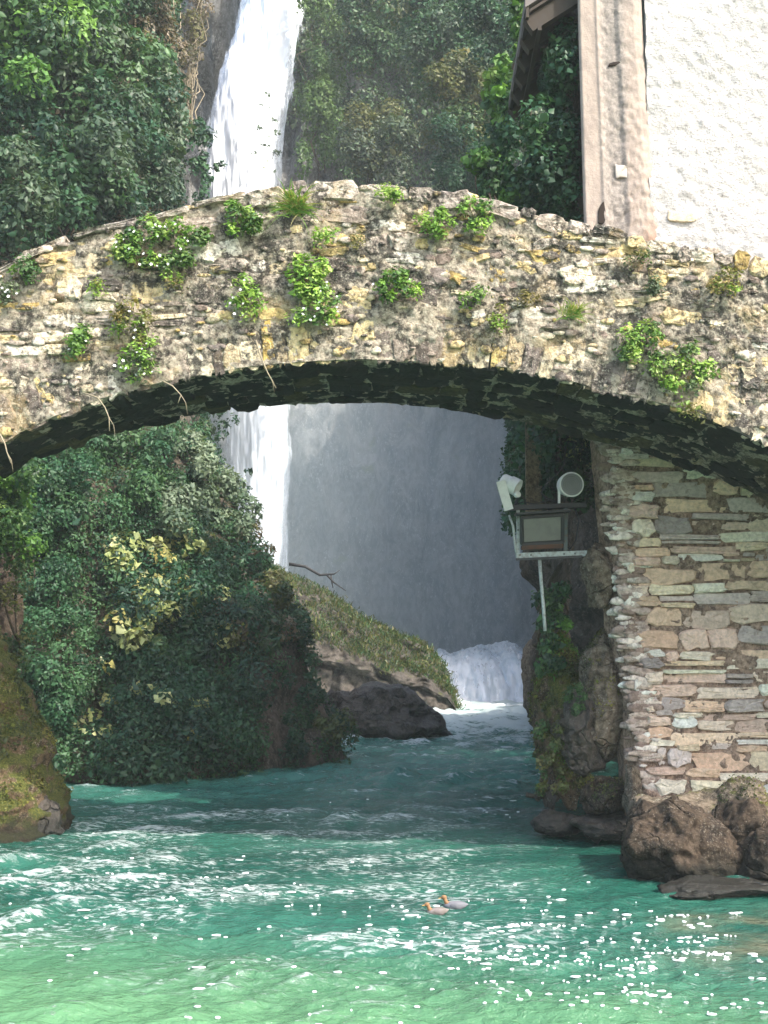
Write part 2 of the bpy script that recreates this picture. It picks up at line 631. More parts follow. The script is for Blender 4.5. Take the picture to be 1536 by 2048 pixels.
# ------------------------------------------------------------------ stones laid in a wall
def stone_geo(outline, back, proud, rng, bulge=0.25, slope=0.16):
    """outline: (n,2) around the stone centre; returns verts (u,v,w) and faces, w is outward"""
    o = np.asarray(outline, float)
    mid = (o + np.roll(o, -1, 0)) / 2
    ext = np.abs(o).max(0)
    mid = mid + rng.normal(size=mid.shape) * ext * 0.035
    o = np.stack([o, mid], 1).reshape(-1, 2)
    n = len(o)
    fac = rng.normal(size=(3, 2)) * slope
    off = rng.uniform(0.85, 1.25, 3)

    def front(q):
        w = np.min(off[None, :] * proud + q @ fac.T, axis=1)
        return np.clip(w, proud * 0.3, proud * 1.25) + rng.normal(size=len(q)) * proud * 0.09

    def ring(k, w):
        q = o * k + (rng.normal(size=o.shape) * ext * 0.03 if 0.2 < k < 0.95 else 0)
        return np.concatenate([q, np.broadcast_to(w(q), (n,))[:, None]], 1)
    r0 = ring(0.98, lambda q: np.full(n, -back))
    r1 = ring(1.0, lambda q: front(q) * 0.45)
    r2 = ring(0.88, front)
    r3 = ring(0.50, front)
    c0 = np.array([[0, 0, front(np.zeros((1, 2)))[0]]])
    V = np.concatenate([r0, r1, r2, r3, c0], 0)
    F = []
    for k in range(3):
        for i in range(n):
            j = (i + 1) % n
            F.append((k * n + i, k * n + j, (k + 1) * n + j, (k + 1) * n + i))
    for i in range(n):
        F.append((3 * n + i, 3 * n + (i + 1) % n, 4 * n))
    return V, F


def rect_outline(w, h, rng, rnd=0.16, jit=0.06):
    """irregular rounded rectangle, ten points, anticlockwise"""
    r = min(w, h) * rnd
    x, y = w / 2, h / 2
    p = [(-x + r, -y), (0, -y), (x - r, -y), (x, -y + r), (x, y - r), (x - r, y), (0, y), (-x + r, y), (-x, y - r), (-x, -y + r)]
    p = np.array(p)
    p = p + rng.normal(size=p.shape) * np.array((min(w, 2 * h), h)) * jit
    return p


def courses(x0, x1, z0, z1, hr, wr, rng, joint=0.015, split=0.25):
    """rows of stones of uneven height and width; some stones split in two"""
    z = z0
    out = []
    while z < z1:
        h = rng.uniform(*hr) * rng.choice([0.75, 1, 1.35])
        x = x0 - rng.uniform(0, wr[1])
        while x < x1:
            w = rng.uniform(*wr) * rng.choice([0.6, 1, 1, 1.4])
            if h > 0.10 and rng.uniform() < split:
                k = rng.uniform(0.35, 0.65)
                out.append((x + w / 2, z + h * k / 2, w - joint, h * k - joint))
                out.append((x + w / 2, z + h * (1 + k) / 2, w - joint, h * (1 - k) - joint))
            else:
                out.append((x + w / 2, z + h / 2, w - joint, h - joint))
            x += w
        z += h
    return out


def pick(pal, rng, var=0.18):
    c = np.array(pal[rng.randint(len(pal))]) * rng.uniform(1 - var, 1 + var)
    return (*np.clip(c, 0.01, 0.85), 1.0)


#=====================================================================  SETTING
# ------------------------------------------------------------------ water
_wr = rs(11)
WAVES = []
for _ in range(26):
    lam = 10 ** _wr.uniform(-0.55, 0.5)
    ang = _wr.normal(0, 0.55) + math.pi / 2 + 0.25
    WAVES.append((2 * math.pi / lam, math.cos(ang), math.sin(ang), _wr.uniform(0, 6.28), 0.0062 * lam ** 0.75))


def wave_h(x, y):
    wx = x + 0.35 * vnoise(np.stack([x * 0.8, y * 0.8, x * 0], 1), 3)
    wy = y + 0.35 * vnoise(np.stack([x * 0.8, y * 0.8, x * 0 + 5], 1), 4)
    h = 0
    for k, cx, cy, ph, a in WAVES:
        s = np.sin(k * (cx * wx + cy * wy) + ph)
        h = h + a * (1 - np.abs(s)) * 2
    p = np.stack([x * 1.5, y * 2.6, x * 0], 1)
    mask = 0.55 + 0.6 * np.clip(vnoise(p * 0.17, 8) + 0.2, 0, 1)
    h = (h - 0.06) * mask
    h = h + 0.03 * fbm(p, 21, 4, 0.55) * mask
    h = h * (1 + 0.9 * np.clip((y - 15) / 8, 0, 1))
    far = np.clip((y - 24) / 20, 0, 1)
    h = h + far * 0.09 * ridged(np.stack([x * 0.7, y * 0.45, x * 0], 1), 31, 3)
    return h


nr_, nc_ = 640, 420
Yr = 1.0 / np.linspace(1 / 6.8, 1 / 54.0, nr_)
Yr = np.concatenate([np.linspace(-40, 6.0, 12), Yr])
ct = np.concatenate([[-9, -4, -2.2, -1.5], np.linspace(-1.12, 1.12, nc_), [1.5, 2.2, 4, 9]])
half = np.maximum(0.31 * Yr, 2.1) + 0.3
XX = half[:, None] * ct[None, :]
YY = np.repeat(Yr[:, None], len(ct), 1)
ZZ = wave_h(XX.ravel(), YY.ravel())
edge = np.clip((np.abs(ct) - 1.2) / 0.3, 0, 1)
ZZ = (ZZ.reshape(XX.shape) * (1 - edge)[None, :])
m, nt, b = new_mat('river_water')
N = NT(nt)
p = N.pos()
sep = N.n('ShaderNodeSeparateXYZ')
N.l(p, sep.inputs[0])
big = N.noise(N.pos((0.35, 0.6, 1)), 1.0, 3, 0.5)
c = N.mix(N.ramp(big, 0.35, 0.65), (0.010, 0.066, 0.048), (0.024, 0.108, 0.076))
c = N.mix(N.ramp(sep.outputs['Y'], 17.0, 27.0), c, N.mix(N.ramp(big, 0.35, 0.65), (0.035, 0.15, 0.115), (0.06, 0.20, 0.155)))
# sunlight on the foreground water, painted in as a lighter green
near = N.ramp(N.math('ADD', sep.outputs['Y'], N.math('MULTIPLY', sep.outputs['X'], 0.35)), 11.0, 7.4)
c = N.mix(N.math('MULTIPLY', near, 0.8), c, (0.115, 0.25, 0.115))
# brown stones showing through the shallow water by the pier
sh = N.math('MULTIPLY', N.ramp(sep.outputs['X'], 1.6, 3.0), N.ramp(N.math('ABSOLUTE', N.math('SUBTRACT', sep.outputs['Y'], 10.6)), 1.6, 0.4))
sh = N.math('MULTIPLY', sh, N.ramp(N.noise(p, 0.9, 5), 0.4, 0.62))
c = N.mix(N.math('MULTIPLY', sh, 0.75), c, (0.13, 0.12, 0.075))
# broken foam: streaks drifting across the current
fv = N.pos((4.6, 11.5, 1))
f1 = N.noise(fv, 1.0, 8, 0.72, 0.9)
f2 = N.noise(N.pos((0.45, 0.75, 1)), 1.0, 4, 0.6)
yb = N.math('MULTIPLY', N.ramp(sep.outputs['Y'], 8.2, 11.5), N.ramp(sep.outputs['Y'], 22.0, 15.5))
yb = N.math('MULTIPLY', yb, N.ramp(sep.outputs['X'], 2.6, 0.6))
yfar = N.ramp(sep.outputs['Y'], 23.0, 42.0)
amt = N.math('ADD', N.math('MULTIPLY', yb, 0.07), N.math('MULTIPLY', yfar, 0.36))
amt = N.math('ADD', amt, N.math('MULTIPLY', N.math('SUBTRACT', f2, 0.5), 0.5))
cr_ = N.n('ShaderNodeSeparateColor')
N.l(N.n('ShaderNodeAttribute', attribute_name='col').outputs['Color'], cr_.inputs[0])
crest = N.math('MULTIPLY', N.math('SUBTRACT', cr_.outputs[0], 0.5), 0.30)
amt = N.math('ADD', amt, crest)
fm = N.ramp(N.math('ADD', f1, amt), 0.645, 0.81)
f3 = N.ramp(N.math('ADD', N.noise(N.pos((8, 22, 1)), 1.0, 4, 0.65, 0.5), N.math('MULTIPLY', amt, 0.55)), 0.555, 0.66)
f3 = N.math('MULTIPLY', f3, N.ramp(f2, 0.36, 0.56))
f3 = N.math('MULTIPLY', f3, N.math('ADD', N.math('MULTIPLY', yb, 0.65), N.math('MULTIPLY', yfar, 0.8)))
fm = N.math('MAXIMUM', fm, f3)
foam_n = N.math('MULTIPLY', fm, 0.66)
c = N.mix(foam_n, c, (0.74, 0.80, 0.80))
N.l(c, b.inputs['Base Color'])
N.l(N.math('ADD', 0.07, N.math('MULTIPLY', foam_n, 0.6)), b.inputs['Roughness'])
b.inputs['IOR'].default_value = 1.33
b.inputs['Specular IOR Level'].default_value = 0.5
bh = N.math('ADD', N.noise(N.pos((5, 9, 1)), 1.0, 5, 0.6, 0.6), N.math('MULTIPLY', N.noise(N.pos((17, 30, 1)), 1.0, 3), 0.35))
bh = N.math('ADD', bh, N.math('MULTIPLY', foam_n, 0.25))
N.l(N.bump(bh, 0.9, 0.06), b.inputs['Normal'])
M_WATER = m
V = np.stack([XX, YY, ZZ], -1).reshape(-1, 3)
loc_ = ZZ - 0.25 * (np.roll(ZZ, 9, 0) + np.roll(ZZ, -9, 0) + np.roll(ZZ, 12, 1) + np.roll(ZZ, -12, 1))
loc_ = np.clip(0.5 + loc_ / (4 * loc_[:, 60:-60].std()), 0, 1).reshape(-1, 1)
wat = kind(obj('river_water', build_mesh('river_water', V, grid_faces(len(Yr), len(ct)), M_WATER, col=np.repeat(loc_, 3, 1))), 'structure')
# river bed
bed = build_mesh('river_bed', [(-70, -45, -3.2), (70, -45, -3.2), (70, 90, -3.2), (-70, 90, -3.2)], [(0, 1, 2, 3)], M_ROCK_DARK)
kind(obj('river_bed', bed), 'structure')

# white flecks modelled in place of sun glints on the water
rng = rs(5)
M_FOAM_GLINT = mat_plain('foam', (0.86, 0.9, 0.88), 0.3, dirt=0.0)  # white shared by the churned foam and the modelled sun glints
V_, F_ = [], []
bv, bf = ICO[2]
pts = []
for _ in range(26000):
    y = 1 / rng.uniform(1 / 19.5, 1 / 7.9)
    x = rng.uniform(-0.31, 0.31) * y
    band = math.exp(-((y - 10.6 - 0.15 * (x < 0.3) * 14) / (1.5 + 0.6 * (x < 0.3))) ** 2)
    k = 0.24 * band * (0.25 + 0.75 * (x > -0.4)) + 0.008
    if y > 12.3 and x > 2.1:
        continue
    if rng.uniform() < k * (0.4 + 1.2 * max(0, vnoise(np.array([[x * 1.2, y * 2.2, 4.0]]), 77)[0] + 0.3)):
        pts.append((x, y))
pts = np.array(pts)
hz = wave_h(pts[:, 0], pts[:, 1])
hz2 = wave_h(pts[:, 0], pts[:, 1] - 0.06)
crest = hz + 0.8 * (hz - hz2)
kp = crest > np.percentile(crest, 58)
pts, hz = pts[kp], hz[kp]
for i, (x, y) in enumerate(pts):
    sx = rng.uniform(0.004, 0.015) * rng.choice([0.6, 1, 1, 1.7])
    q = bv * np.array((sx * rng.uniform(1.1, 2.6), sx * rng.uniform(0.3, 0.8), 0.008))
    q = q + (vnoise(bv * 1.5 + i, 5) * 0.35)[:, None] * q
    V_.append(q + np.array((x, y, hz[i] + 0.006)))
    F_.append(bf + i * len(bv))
fo = obj('glint_flecks', build_mesh('glint_flecks', np.concatenate(V_), np.concatenate(F_), M_FOAM_GLINT))
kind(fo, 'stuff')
fo['label'] = 'bright white flecks drawn as sun glints on the green water below the bridge'
fo['category'] = 'foam'  # these flecks stand in for sun glints

# ------------------------------------------------------------------ cliffs
def dxz(z):
    return np.interp(z, [0, 3, 7, 13, 18, 24, 40], [0.1, -1.25, -3.2, -4.45, -5.05, -4.75, -5.4])


LP = np.array([(-16, 19.0), (-9, 20.6), (-5.8, 22.2), (-3.6, 22.7), (-2.3, 23.9), (-1.5, 25.2), (-0.9, 26.4), (-1.1, 27.6), (-2.4, 30), (-5.5, 36), (-9, 46), (-13, 60)])


def lp_eval(s):
    d = np.r_[0, np.cumsum(np.linalg.norm(np.diff(LP, axis=0), axis=1))]
    return np.stack([np.interp(s * d[-1], d, LP[:, 0]), np.interp(s * d[-1], d, LP[:, 1])], -1)


def left_cliff(s, z):
    q = lp_eval(s)
    x = q[:, 0] + dxz(z)
    y = q[:, 1] + 0.30 * np.clip(z, 0, None)
    pp = np.stack([x * 0.45, y * 0.45, z * 0.45], 1)
    d = 0.45 * fbm(pp, 40, 5, 0.55) + 0.25 * ridged(pp * 1.7, 44, 3)
    return np.stack([x + 0.35 * d, y - 0.8 * d, z], 1)


ss, zz = np.meshgrid(np.linspace(0, 1, 220), np.r_[np.linspace(-2, 10, 70), np.linspace(10.4, 34, 60)])
V = left_cliff(ss.ravel(), zz.ravel())
kind(obj('cliff', build_mesh('cliff', V, grid_faces(ss.shape[0], ss.shape[1]), M_CLIFF)), 'structure')


def back_cliff(x, z):
    pp = np.stack([x * 0.16, x * 0 + 3, z * 0.10], 1)
    d = fbm(pp, 60, 5, 0.55) * 1.7 + ridged(pp * np.array((5.0, 1, 1.2)), 66, 4) * 0.4 + 0.3 * fbm(pp * np.array((14, 1, 4)), 67, 3)
    return np.stack([x, 64 + 0.10 * z - d, z], 1)


xx, zz = np.meshgrid(np.linspace(-32, 26, 240), np.linspace(-3, 52, 210))
kind(obj('cliff_face', build_mesh('cliff_face', back_cliff(xx.ravel(), zz.ravel()), grid_faces(*xx.shape), M_CLIFF_GREY)), 'structure')

RP = np.array([(13, 24.5), (4.8, 25.5), (3.4, 27.5), (3.5, 31), (4.6, 38), (6.6, 48), (8.5, 58), (10, 66)])


def right_cliff(s, z):
    d = np.r_[0, np.cumsum(np.linalg.norm(np.diff(RP, axis=0), axis=1))]
    x = np.interp(s * d[-1], d, RP[:, 0])
    y = np.interp(s * d[-1], d, RP[:, 1])
    lean = np.interp(z, [0, 8, 16, 34], [0, 0.2, -0.6, 2.5])
    pp = np.stack([x * 0.4, y * 0.4, z * 0.4], 1)
    d2 = 0.5 * fbm(pp, 80, 5, 0.55) + 0.3 * ridged(pp * 1.6, 84, 3)
    return np.stack([x + 0.55 + lean - d2, y - 0.2 * d2, z], 1)


ss, zz = np.meshgrid(np.linspace(0, 1, 170), np.linspace(-2, 1, 110))
zz = -2 + (zz + 2) / 3 * np.interp(ss, [0, 0.22, 0.34, 0.5, 0.608, 0.64, 0.8, 1], [11, 12, 9, 5, 5, 30, 33, 32])  # heights shaped for light: low gap lets sun onto cascade, tall end shades mist
kind(obj('sun_shaping_hillside', build_mesh('sun_shaping_hillside', right_cliff(ss.ravel(), zz.ravel()), grid_faces(*ss.shape), M_CLIFF)), 'structure')
# upper river bed that feeds the cascade
m, nt, b = new_mat('white_water')
N = NT(nt)
p = N.pos((1, 1, 1))
st = N.noise(N.pos((3.2, 1.0, 0.55)), 1.0, 6, 0.65, 0.4)
st2 = N.noise(N.pos((1.1, 0.5, 0.18)), 1.0, 5, 0.6, 0.3)
f = N.math('ADD', N.math('MULTIPLY', st, 0.5), N.math('MULTIPLY', st2, 0.5))
N.l(N.mix(N.ramp(f, 0.38, 0.56), (0.46, 0.54, 0.60), (0.76, 0.79, 0.82)), b.inputs['Base Color'])
b.inputs['Roughness'].default_value = 0.6
N.l(N.bump(f, 0.15, 0.1), b.inputs['Normal'])
M_FALL = m


def veil_mat(name, thr):
    m, nt, b = new_mat(name)
    N = NT(nt)
    at = N.n('ShaderNodeAttribute', attribute_name='col').outputs['Color']
    sp = N.n('ShaderNodeSeparateColor')
    N.l(at, sp.inputs[0])
    st = N.noise(N.pos((2.6, 1.0, 0.42)), 1.0, 8, 0.72, 0.5)
    a = N.ramp(N.math('ADD', st, N.math('MULTIPLY', N.math('SUBTRACT', sp.outputs[0], 0.5), 1.0)), thr, thr + 0.22)
    b.inputs['Base Color'].default_value = (0.76, 0.79, 0.83, 1)
    b.inputs['Roughness'].default_value = 0.7
    N.l(a, b.inputs['Alpha'])
    return m


M_VEIL = veil_mat('falling_spray', 0.46)


def fall_sheet(left, right, zs, y0, seed, cols=46, bow=0.9, rough=0.35, edge=None):
    """vertical sheet of falling water between left(z) and right(z)"""
    t = np.linspace(0, 1, cols)
    TT, Z = np.meshgrid(t, zs)
    X = left(Z) * (1 - TT) + right(Z) * TT
    pp = np.stack([X.ravel() * 1.3, np.full(X.size, seed * 1.0), Z.ravel() * 0.22], 1)
    Yv = y0(Z) - bow * np.sin(TT * math.pi) - rough * (fbm(pp, seed, 5, 0.6) + 0.5 * ridged(pp * 2.3, seed + 4, 3)).reshape(X.shape)
    e = np.clip(np.minimum(TT, 1 - TT) / 0.25, 0, 1)
    return np.stack([X, Yv, Z], -1).reshape(-1, 3), grid_faces(*X.shape), np.repeat(e.reshape(-1, 1), 3, 1)


YF_ = 60.0


def pxX(px, z):
    return (px - 768.0) / FPX * YF_


def zpx(y):
    return CAM_H + (1290.0 - y) / FPX * YF_


zk = [zpx(q) for q in (1300, 1110, 820, 400, 330, 200, 100, 0, -260)]
Lx = [pxX(q, 0) for q in (470, 470, 440, 398, 388, 396, 416, 448, 500)]
Rx = [pxX(q, 0) for q in (582, 582, 588, 556, 566, 580, 592, 602, 640)]
fl = lambda z: np.interp(z, zk, Lx)
fr = lambda z: np.interp(z, zk, Rx)
fy = lambda z: YF_ + np.interp(z, [0, 22, 40], [0.2, 0.6, 2.0])
zs = np.linspace(0.5, 39, 260)
wf = thing('waterfall', 'tall white waterfall plunging down the gorge behind the bridge', 'waterfall', (-6.5, 60, 0.5))
v, f, e = fall_sheet(lambda z: fl(z) + 0.45, lambda z: fr(z) - 0.5, zs, fy, 5, rough=0.05, cols=90)
obj('water_column', build_mesh('water_column', v, f, M_FALL), wf)
for k in range(5):
    v, f, e = fall_sheet(lambda z: fl(z) - 0.55 + 0.12 * k, lambda z: fr(z) + 0.35 - 0.1 * k, zs, lambda z: fy(z) - 0.25 - 0.18 * k, 15 + k, rough=0.14, cols=90)
    obj('spray_veil', build_mesh('spray_veil', v, f, M_VEIL, col=e), wf)

# cascade in the river
csc = thing('river_cascade', 'low white cascade tumbling over a rock step beyond the bridge', 'cascade', (4.3, 51, 0))
xx, tt = np.meshgrid(np.linspace(2.3, 8.4, 110), np.linspace(0, 1, 90))
zc = np.interp(tt, [0, 0.2, 0.45, 0.62, 0.82, 1.0], [2.35, 2.0, 1.6, 1.1, 0.3, -0.1])
yc = np.interp(tt, [0, 0.2, 0.45, 0.62, 0.82, 1.0], [57, 54.6, 52.6, 51.6, 50.9, 50.0])
pp = np.stack([xx.ravel() * 1.1, yc.ravel() * 0.3, zc.ravel() * 0.3], 1)
nn = (fbm(pp, 91, 5, 0.6)).reshape(xx.shape)
nn2 = ridged(np.stack([xx.ravel() * 2.3, yc.ravel() * 0.15, zc.ravel() * 0.12], 1), 93, 4).reshape(xx.shape)
zc2 = zc * (1 - 0.05 * (xx - 4.6) ** 2 * 0.6 + 0.16 * vnoise(np.stack([xx.ravel() * 0.9, yc.ravel() * 0.15, xx.ravel() * 0], 1), 97).reshape(xx.shape)) + 0.16 * nn + 0.03 * nn2
yc2 = yc - 0.3 * nn - 0.10 * nn2 * np.sin(tt * math.pi)
V = np.stack([xx, yc2, zc2], -1).reshape(-1, 3)
obj('falling_water', build_mesh('falling_water', V, grid_faces(*xx.shape), M_FALL), csc)
for k in range(3):
    q = fbm(pp * np.array((2, 1, 2)) + 7 * k, 95 + k, 5, 0.6).reshape(xx.shape)
    Vv = np.stack([xx, yc2 - 0.12 - 0.14 * k - 0.25 * q, zc2 + 0.10 + 0.10 * k + 0.22 * q], -1).reshape(-1, 3)
    ee = np.full((xx.size, 3), 0.44 - 0.05 * k)
    obj('spray_veil', build_mesh('spray_veil', Vv, grid_faces(*xx.shape), M_VEIL, col=ee), csc)
fv_, ff_ = [], []
for i in range(150):
    q = ICO[3][0] * np.array((rng.uniform(0.08, 0.32), rng.uniform(0.08, 0.3), rng.uniform(0.03, 0.10)))
    q = q * (1 + 0.35 * fbm(ICO[3][0] * 2 + i, i, 3))[:, None]
    c0 = np.array((rng.uniform(1.8, 6.8), rng.uniform(48.0, 50.6), rng.uniform(-0.02, 0.14)))
    fv_.append(q + c0)
    ff_.append(ICO[3][1] + i * len(ICO[3][0]))
o = obj('churning_foam', build_mesh('churning_foam', np.concatenate(fv_), np.concatenate(ff_), M_FOAM_GLINT), csc)
kind(o, 'stuff')

#=====================================================================  BRIDGE
YFR, YBK = 12.7, 14.9


def curve(pts, Y, ext_l, ext_r):
    a = np.array([P(x, y, Y) for x, y in pts])[:, [0, 2]]
    a = np.concatenate([np.array(ext_l), a, np.array(ext_r)], 0)
    return a[:, 0], a[:, 1]


tX, tZ = curve([(-40, 544), (0, 532), (100, 483), (200, 456), (300, 430), (400, 402), (500, 382), (560, 370), (640, 364), (740, 368), (860, 380), (960, 388), (1050, 416), (1150, 436), (1200, 452), (1330, 478), (1450, 502), (1536, 514), (1580, 522)],
               YFR, [(-9, 4.7)], [(9, 5.2)])
fX, fZ = curve([(0, 886), (100, 842), (200, 803), (300, 775), (400, 754), (500, 738), (600, 729), (700, 724), (800, 725), (900, 730), (1000, 738), (1100, 755), (1200, 784), (1300, 806), (1408, 834), (1508, 880), (1536, 893)],
               YFR, [(-9, -0.6), (-6.9, -0.5), (-6.8, 2.1), (-6, 3.05), (-5, 3.8)], [(5, 3.75), (6, 3.0), (6.8, 2.1), (6.9, -0.5), (9, -0.6)])
bX, bZ = curve([(0, 945), (100, 902), (220, 868), (340, 840), (440, 821), (600, 809), (760, 809), (900, 822), (960, 833), (1050, 848), (1195, 885), (1300, 915), (1400, 948), (1536, 1000)],
               YBK, [(-9, -0.6), (-6.9, -0.5), (-6.8, 2.1), (-6, 3.1)], [(5.4, 3.4), (6.1, 2.8), (6.8, 2.1), (6.9, -0.5), (9, -0.6)])


def top_z(x):
    return np.interp(x, tX, tZ)


def bot_z(x):
    return np.interp(x, fX, fZ)


def bak_z(x):
    return np.interp(x, bX, bZ)


bridge = thing('stone_bridge', 'old humpbacked stone arch bridge with weathered ochre rubble and green tufts', 'bridge', (0, 13.8, 0))
xs = np.concatenate([np.linspace(-9, -5, 30), np.linspace(-4.9, 4.9, 390), np.linspace(5, 9, 30)])
rows = []
nF, nT, nB, nS = 84, 14, 12, 40
zt = top_z(xs) - 0.05
zb = bot_z(xs) + 0.03
zk_ = np.maximum(bak_z(xs) + 0.03, -0.6)
for i in range(nF):
    t = i / (nF - 1)
    rows.append(np.stack([xs, np.full_like(xs, YFR + 0.035), zb + (zt - zb) * t], 1))
for i in range(1, nT):
    t = i / nT
    rows.append(np.stack([xs, np.full_like(xs, YFR + 0.035 + (YBK - YFR) * t), zt], 1))
for i in range(nB):
    t = i / (nB - 1)
    rows.append(np.stack([xs, np.full_like(xs, YBK), zt + (zk_ - zt) * t], 1))
for i in range(1, nS):
    t = i / nS
    rows.append(np.stack([xs, np.full_like(xs, YBK + (YFR + 0.035 - YBK) * t), zk_ + (zb - zk_) * t], 1))
G = np.stack(rows, 0)
nrw = G.shape[0]
flat = G.reshape(-1, 3)
dn = 0.030 * fbm(flat * 4.5, 101, 4, 0.6) + 0.022 * ridged(flat * 9, 105, 3) - 0.01
dn = dn.reshape(G.shape[:2])
G[:nF, :, 1] -= dn[:nF] * 0.9 + 0.010
G[nF:nF + nT - 1, :, 2] += dn[nF:nF + nT - 1] * 1.2
G[nF + nT - 1:nF + nT - 1 + nB, :, 1] += dn[nF + nT - 1:nF + nT - 1 + nB]
G[nF + nT - 1 + nB:, :, 2] -= np.abs(dn[nF + nT - 1 + nB:])
G = np.concatenate([G, G[:1]], 0)
me = build_mesh('mortar_core', G.reshape(-1, 3), grid_faces(G.shape[0], G.shape[1])[:, ::-1].copy(), M_MORTAR)
obj('mortar_core', me, bridge)

PAL_B = [(0.50, 0.37, 0.15), (0.62, 0.49, 0.25), (0.66, 0.57, 0.41), (0.68, 0.61, 0.48), (0.60, 0.50, 0.33), (0.33, 0.28, 0.24), (0.20, 0.17, 0.155), (0.13, 0.115, 0.105), (0.40, 0.34, 0.29), (0.70, 0.66, 0.58), (0.28, 0.22, 0.19), (0.52, 0.45, 0.39), (0.17, 0.145, 0.13), (0.68, 0.55, 0.32), (0.70, 0.62, 0.50)]
PAL_YEL = [(0.62, 0.45, 0.15), (0.66, 0.52, 0.22), (0.68, 0.57, 0.33), (0.55, 0.42, 0.18), (0.42, 0.34, 0.22)]
RING = 0.46
rng = rs(202)
# voussoirs along the arch
arc_x = np.linspace(-4.9, 4.9, 2000)
arc_z = bot_z(arc_x)
arc_s = np.r_[0, np.cumsum(np.hypot(np.diff(arc_x), np.diff(arc_z)))]


def arc_at(s):
    x = np.interp(s, arc_s, arc_x)
    e = 0.35
    z0, z1 = bot_z(x - e), bot_z(x + e)
    t = np.array((2 * e, z1 - z0))
    t /= np.linalg.norm(t)
    return np.array((x, bot_z(x))), t, np.array((-t[1], t[0]))


def add_stone(name, V, F, mat, parent, c, colr):
    me = build_mesh(name, V, F, mat, smooth=False)
    o = obj(name, me, parent, c)
    o.color = colr
    return o


s = 0.0
while s < arc_s[-1]:
    w = rng.uniform(0.08, 0.28)
    h = RING * rng.uniform(0.6, 1.15)
    p0, t, nrm = arc_at(s + w / 2)
    ol = rect_outline(w - 0.006, h, rng, 0.22, 0.085) * np.array((1.0, 1.0))
    ol[:, 1] = np.clip(ol[:, 1], -h * 0.5 - 0.015 * rng.uniform(0, 1), h)
    Vs, Fs = stone_geo(ol, 0.08, rng.uniform(0.008, 0.03), rng)
    c2 = p0 + nrm * (h / 2 + 0.0)
    W = np.stack([Vs[:, 0] * t[0] + Vs[:, 1] * nrm[0], -Vs[:, 2], Vs[:, 0] * t[1] + Vs[:, 1] * nrm[1]], 1)
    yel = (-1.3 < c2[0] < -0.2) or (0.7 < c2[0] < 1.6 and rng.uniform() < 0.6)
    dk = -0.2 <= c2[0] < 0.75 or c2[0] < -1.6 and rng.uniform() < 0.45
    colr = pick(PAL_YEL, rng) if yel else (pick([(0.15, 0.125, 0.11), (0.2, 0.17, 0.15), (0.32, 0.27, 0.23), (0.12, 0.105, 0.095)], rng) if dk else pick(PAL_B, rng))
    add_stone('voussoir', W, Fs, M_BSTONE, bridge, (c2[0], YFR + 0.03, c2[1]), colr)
    s += w

# spandrel stones
used = []
n_st = 0
lay = courses(-4.75, 0.65, 4.2, 7.1, (0.095, 0.21), (0.22, 0.58), rng, 0.012, 0.2) + courses(0.75, 4.75, 4.2, 7.1, (0.10, 0.22), (0.18, 0.50), rng, 0.014, 0.3)
for (x, z, w, h) in lay:
    wz = 0.05 * math.sin(x * 1.3 + z * 2) + 0.03 * rng.normal() * (1.0 if x > 0.6 else 0.35)
    zz_ = z + wz
    lo = bot_z(x) + RING * 1.02 + 0.02
    hi = top_z(x) - 0.13
    if zz_ + h / 2 > hi + 0.03 or zz_ - h / 2 < lo - 0.03:
        if zz_ > hi or zz_ < lo:
            continue
        z1, z0 = min(zz_ + h / 2, hi), max(zz_ - h / 2, lo)
        h = z1 - z0
        zz_ = (z0 + z1) / 2
        if h < 0.05:
            continue
    if rng.uniform() < 0.07:
        continue
    n_st += 1
    used.append((x, zz_, w, h))
used.sort(key=lambda q: -q[2] * q[3])
for k, (x, z, w, h) in enumerate(used[:298]):
    ang = rng.normal() * (0.17 if x > 0.5 else 0.06)
    ol = rect_outline(w * 1.03, h * 1.03, rng, 0.3, 0.115 if x > 0.5 else 0.085)
    ca, sa = math.cos(ang), math.sin(ang)
    ol = ol @ np.array([[ca, sa], [-sa, ca]])
    Vs, Fs = stone_geo(ol, 0.08, rng.uniform(0.012, 0.038) * rng.choice([0.6, 1, 1.4]), rng)
    W = np.stack([Vs[:, 0], -Vs[:, 2], Vs[:, 1]], 1)
    add_stone('stone', W, Fs, M_BSTONE, bridge, (x, YFR + 0.03, z), pick(PAL_B, rng))

# coping
x = -4.9
while x < 4.8:
    if x < -1.85:
        w, h, pr = rng.uniform(0.45, 0.95), rng.uniform(0.055, 0.08), 0.07
        colr = pick([(0.42, 0.38, 0.33), (0.5, 0.45, 0.4), (0.36, 0.33, 0.3)], rng)
    elif x < 1.0:
        w, h, pr = rng.uniform(0.22, 0.6), rng.uniform(0.12, 0.2), 0.06
        colr = pick([(0.42, 0.36, 0.32), (0.34, 0.29, 0.26), (0.52, 0.46, 0.4), (0.25, 0.22, 0.2)], rng)
    else:
        w, h, pr = rng.uniform(0.12, 0.4), rng.uniform(0.08, 0.2), 0.05
        colr = pick(PAL_B, rng)
    cx = x + w / 2
    zt_ = float(top_z(cx)) + (rng.normal() * 0.012 if x < 1 else rng.normal() * 0.03)
    sl = math.atan2(top_z(cx + 0.2) - top_z(cx - 0.2), 0.4)
    ol = rect_outline(w - 0.012, h, rng, 0.25, 0.07)
    ca, sa = math.cos(sl), math.sin(sl)
    ol = ol @ np.array([[ca, sa], [-sa, ca]])
    Vs, Fs = stone_geo(ol, 0.5, pr, rng)
    W = np.stack([Vs[:, 0], -Vs[:, 2], Vs[:, 1]], 1)
    add_stone('coping_stone', W, Fs, M_BSTONE, bridge, (cx, YFR + 0.03, zt_ - h / 2), colr)
    x += w

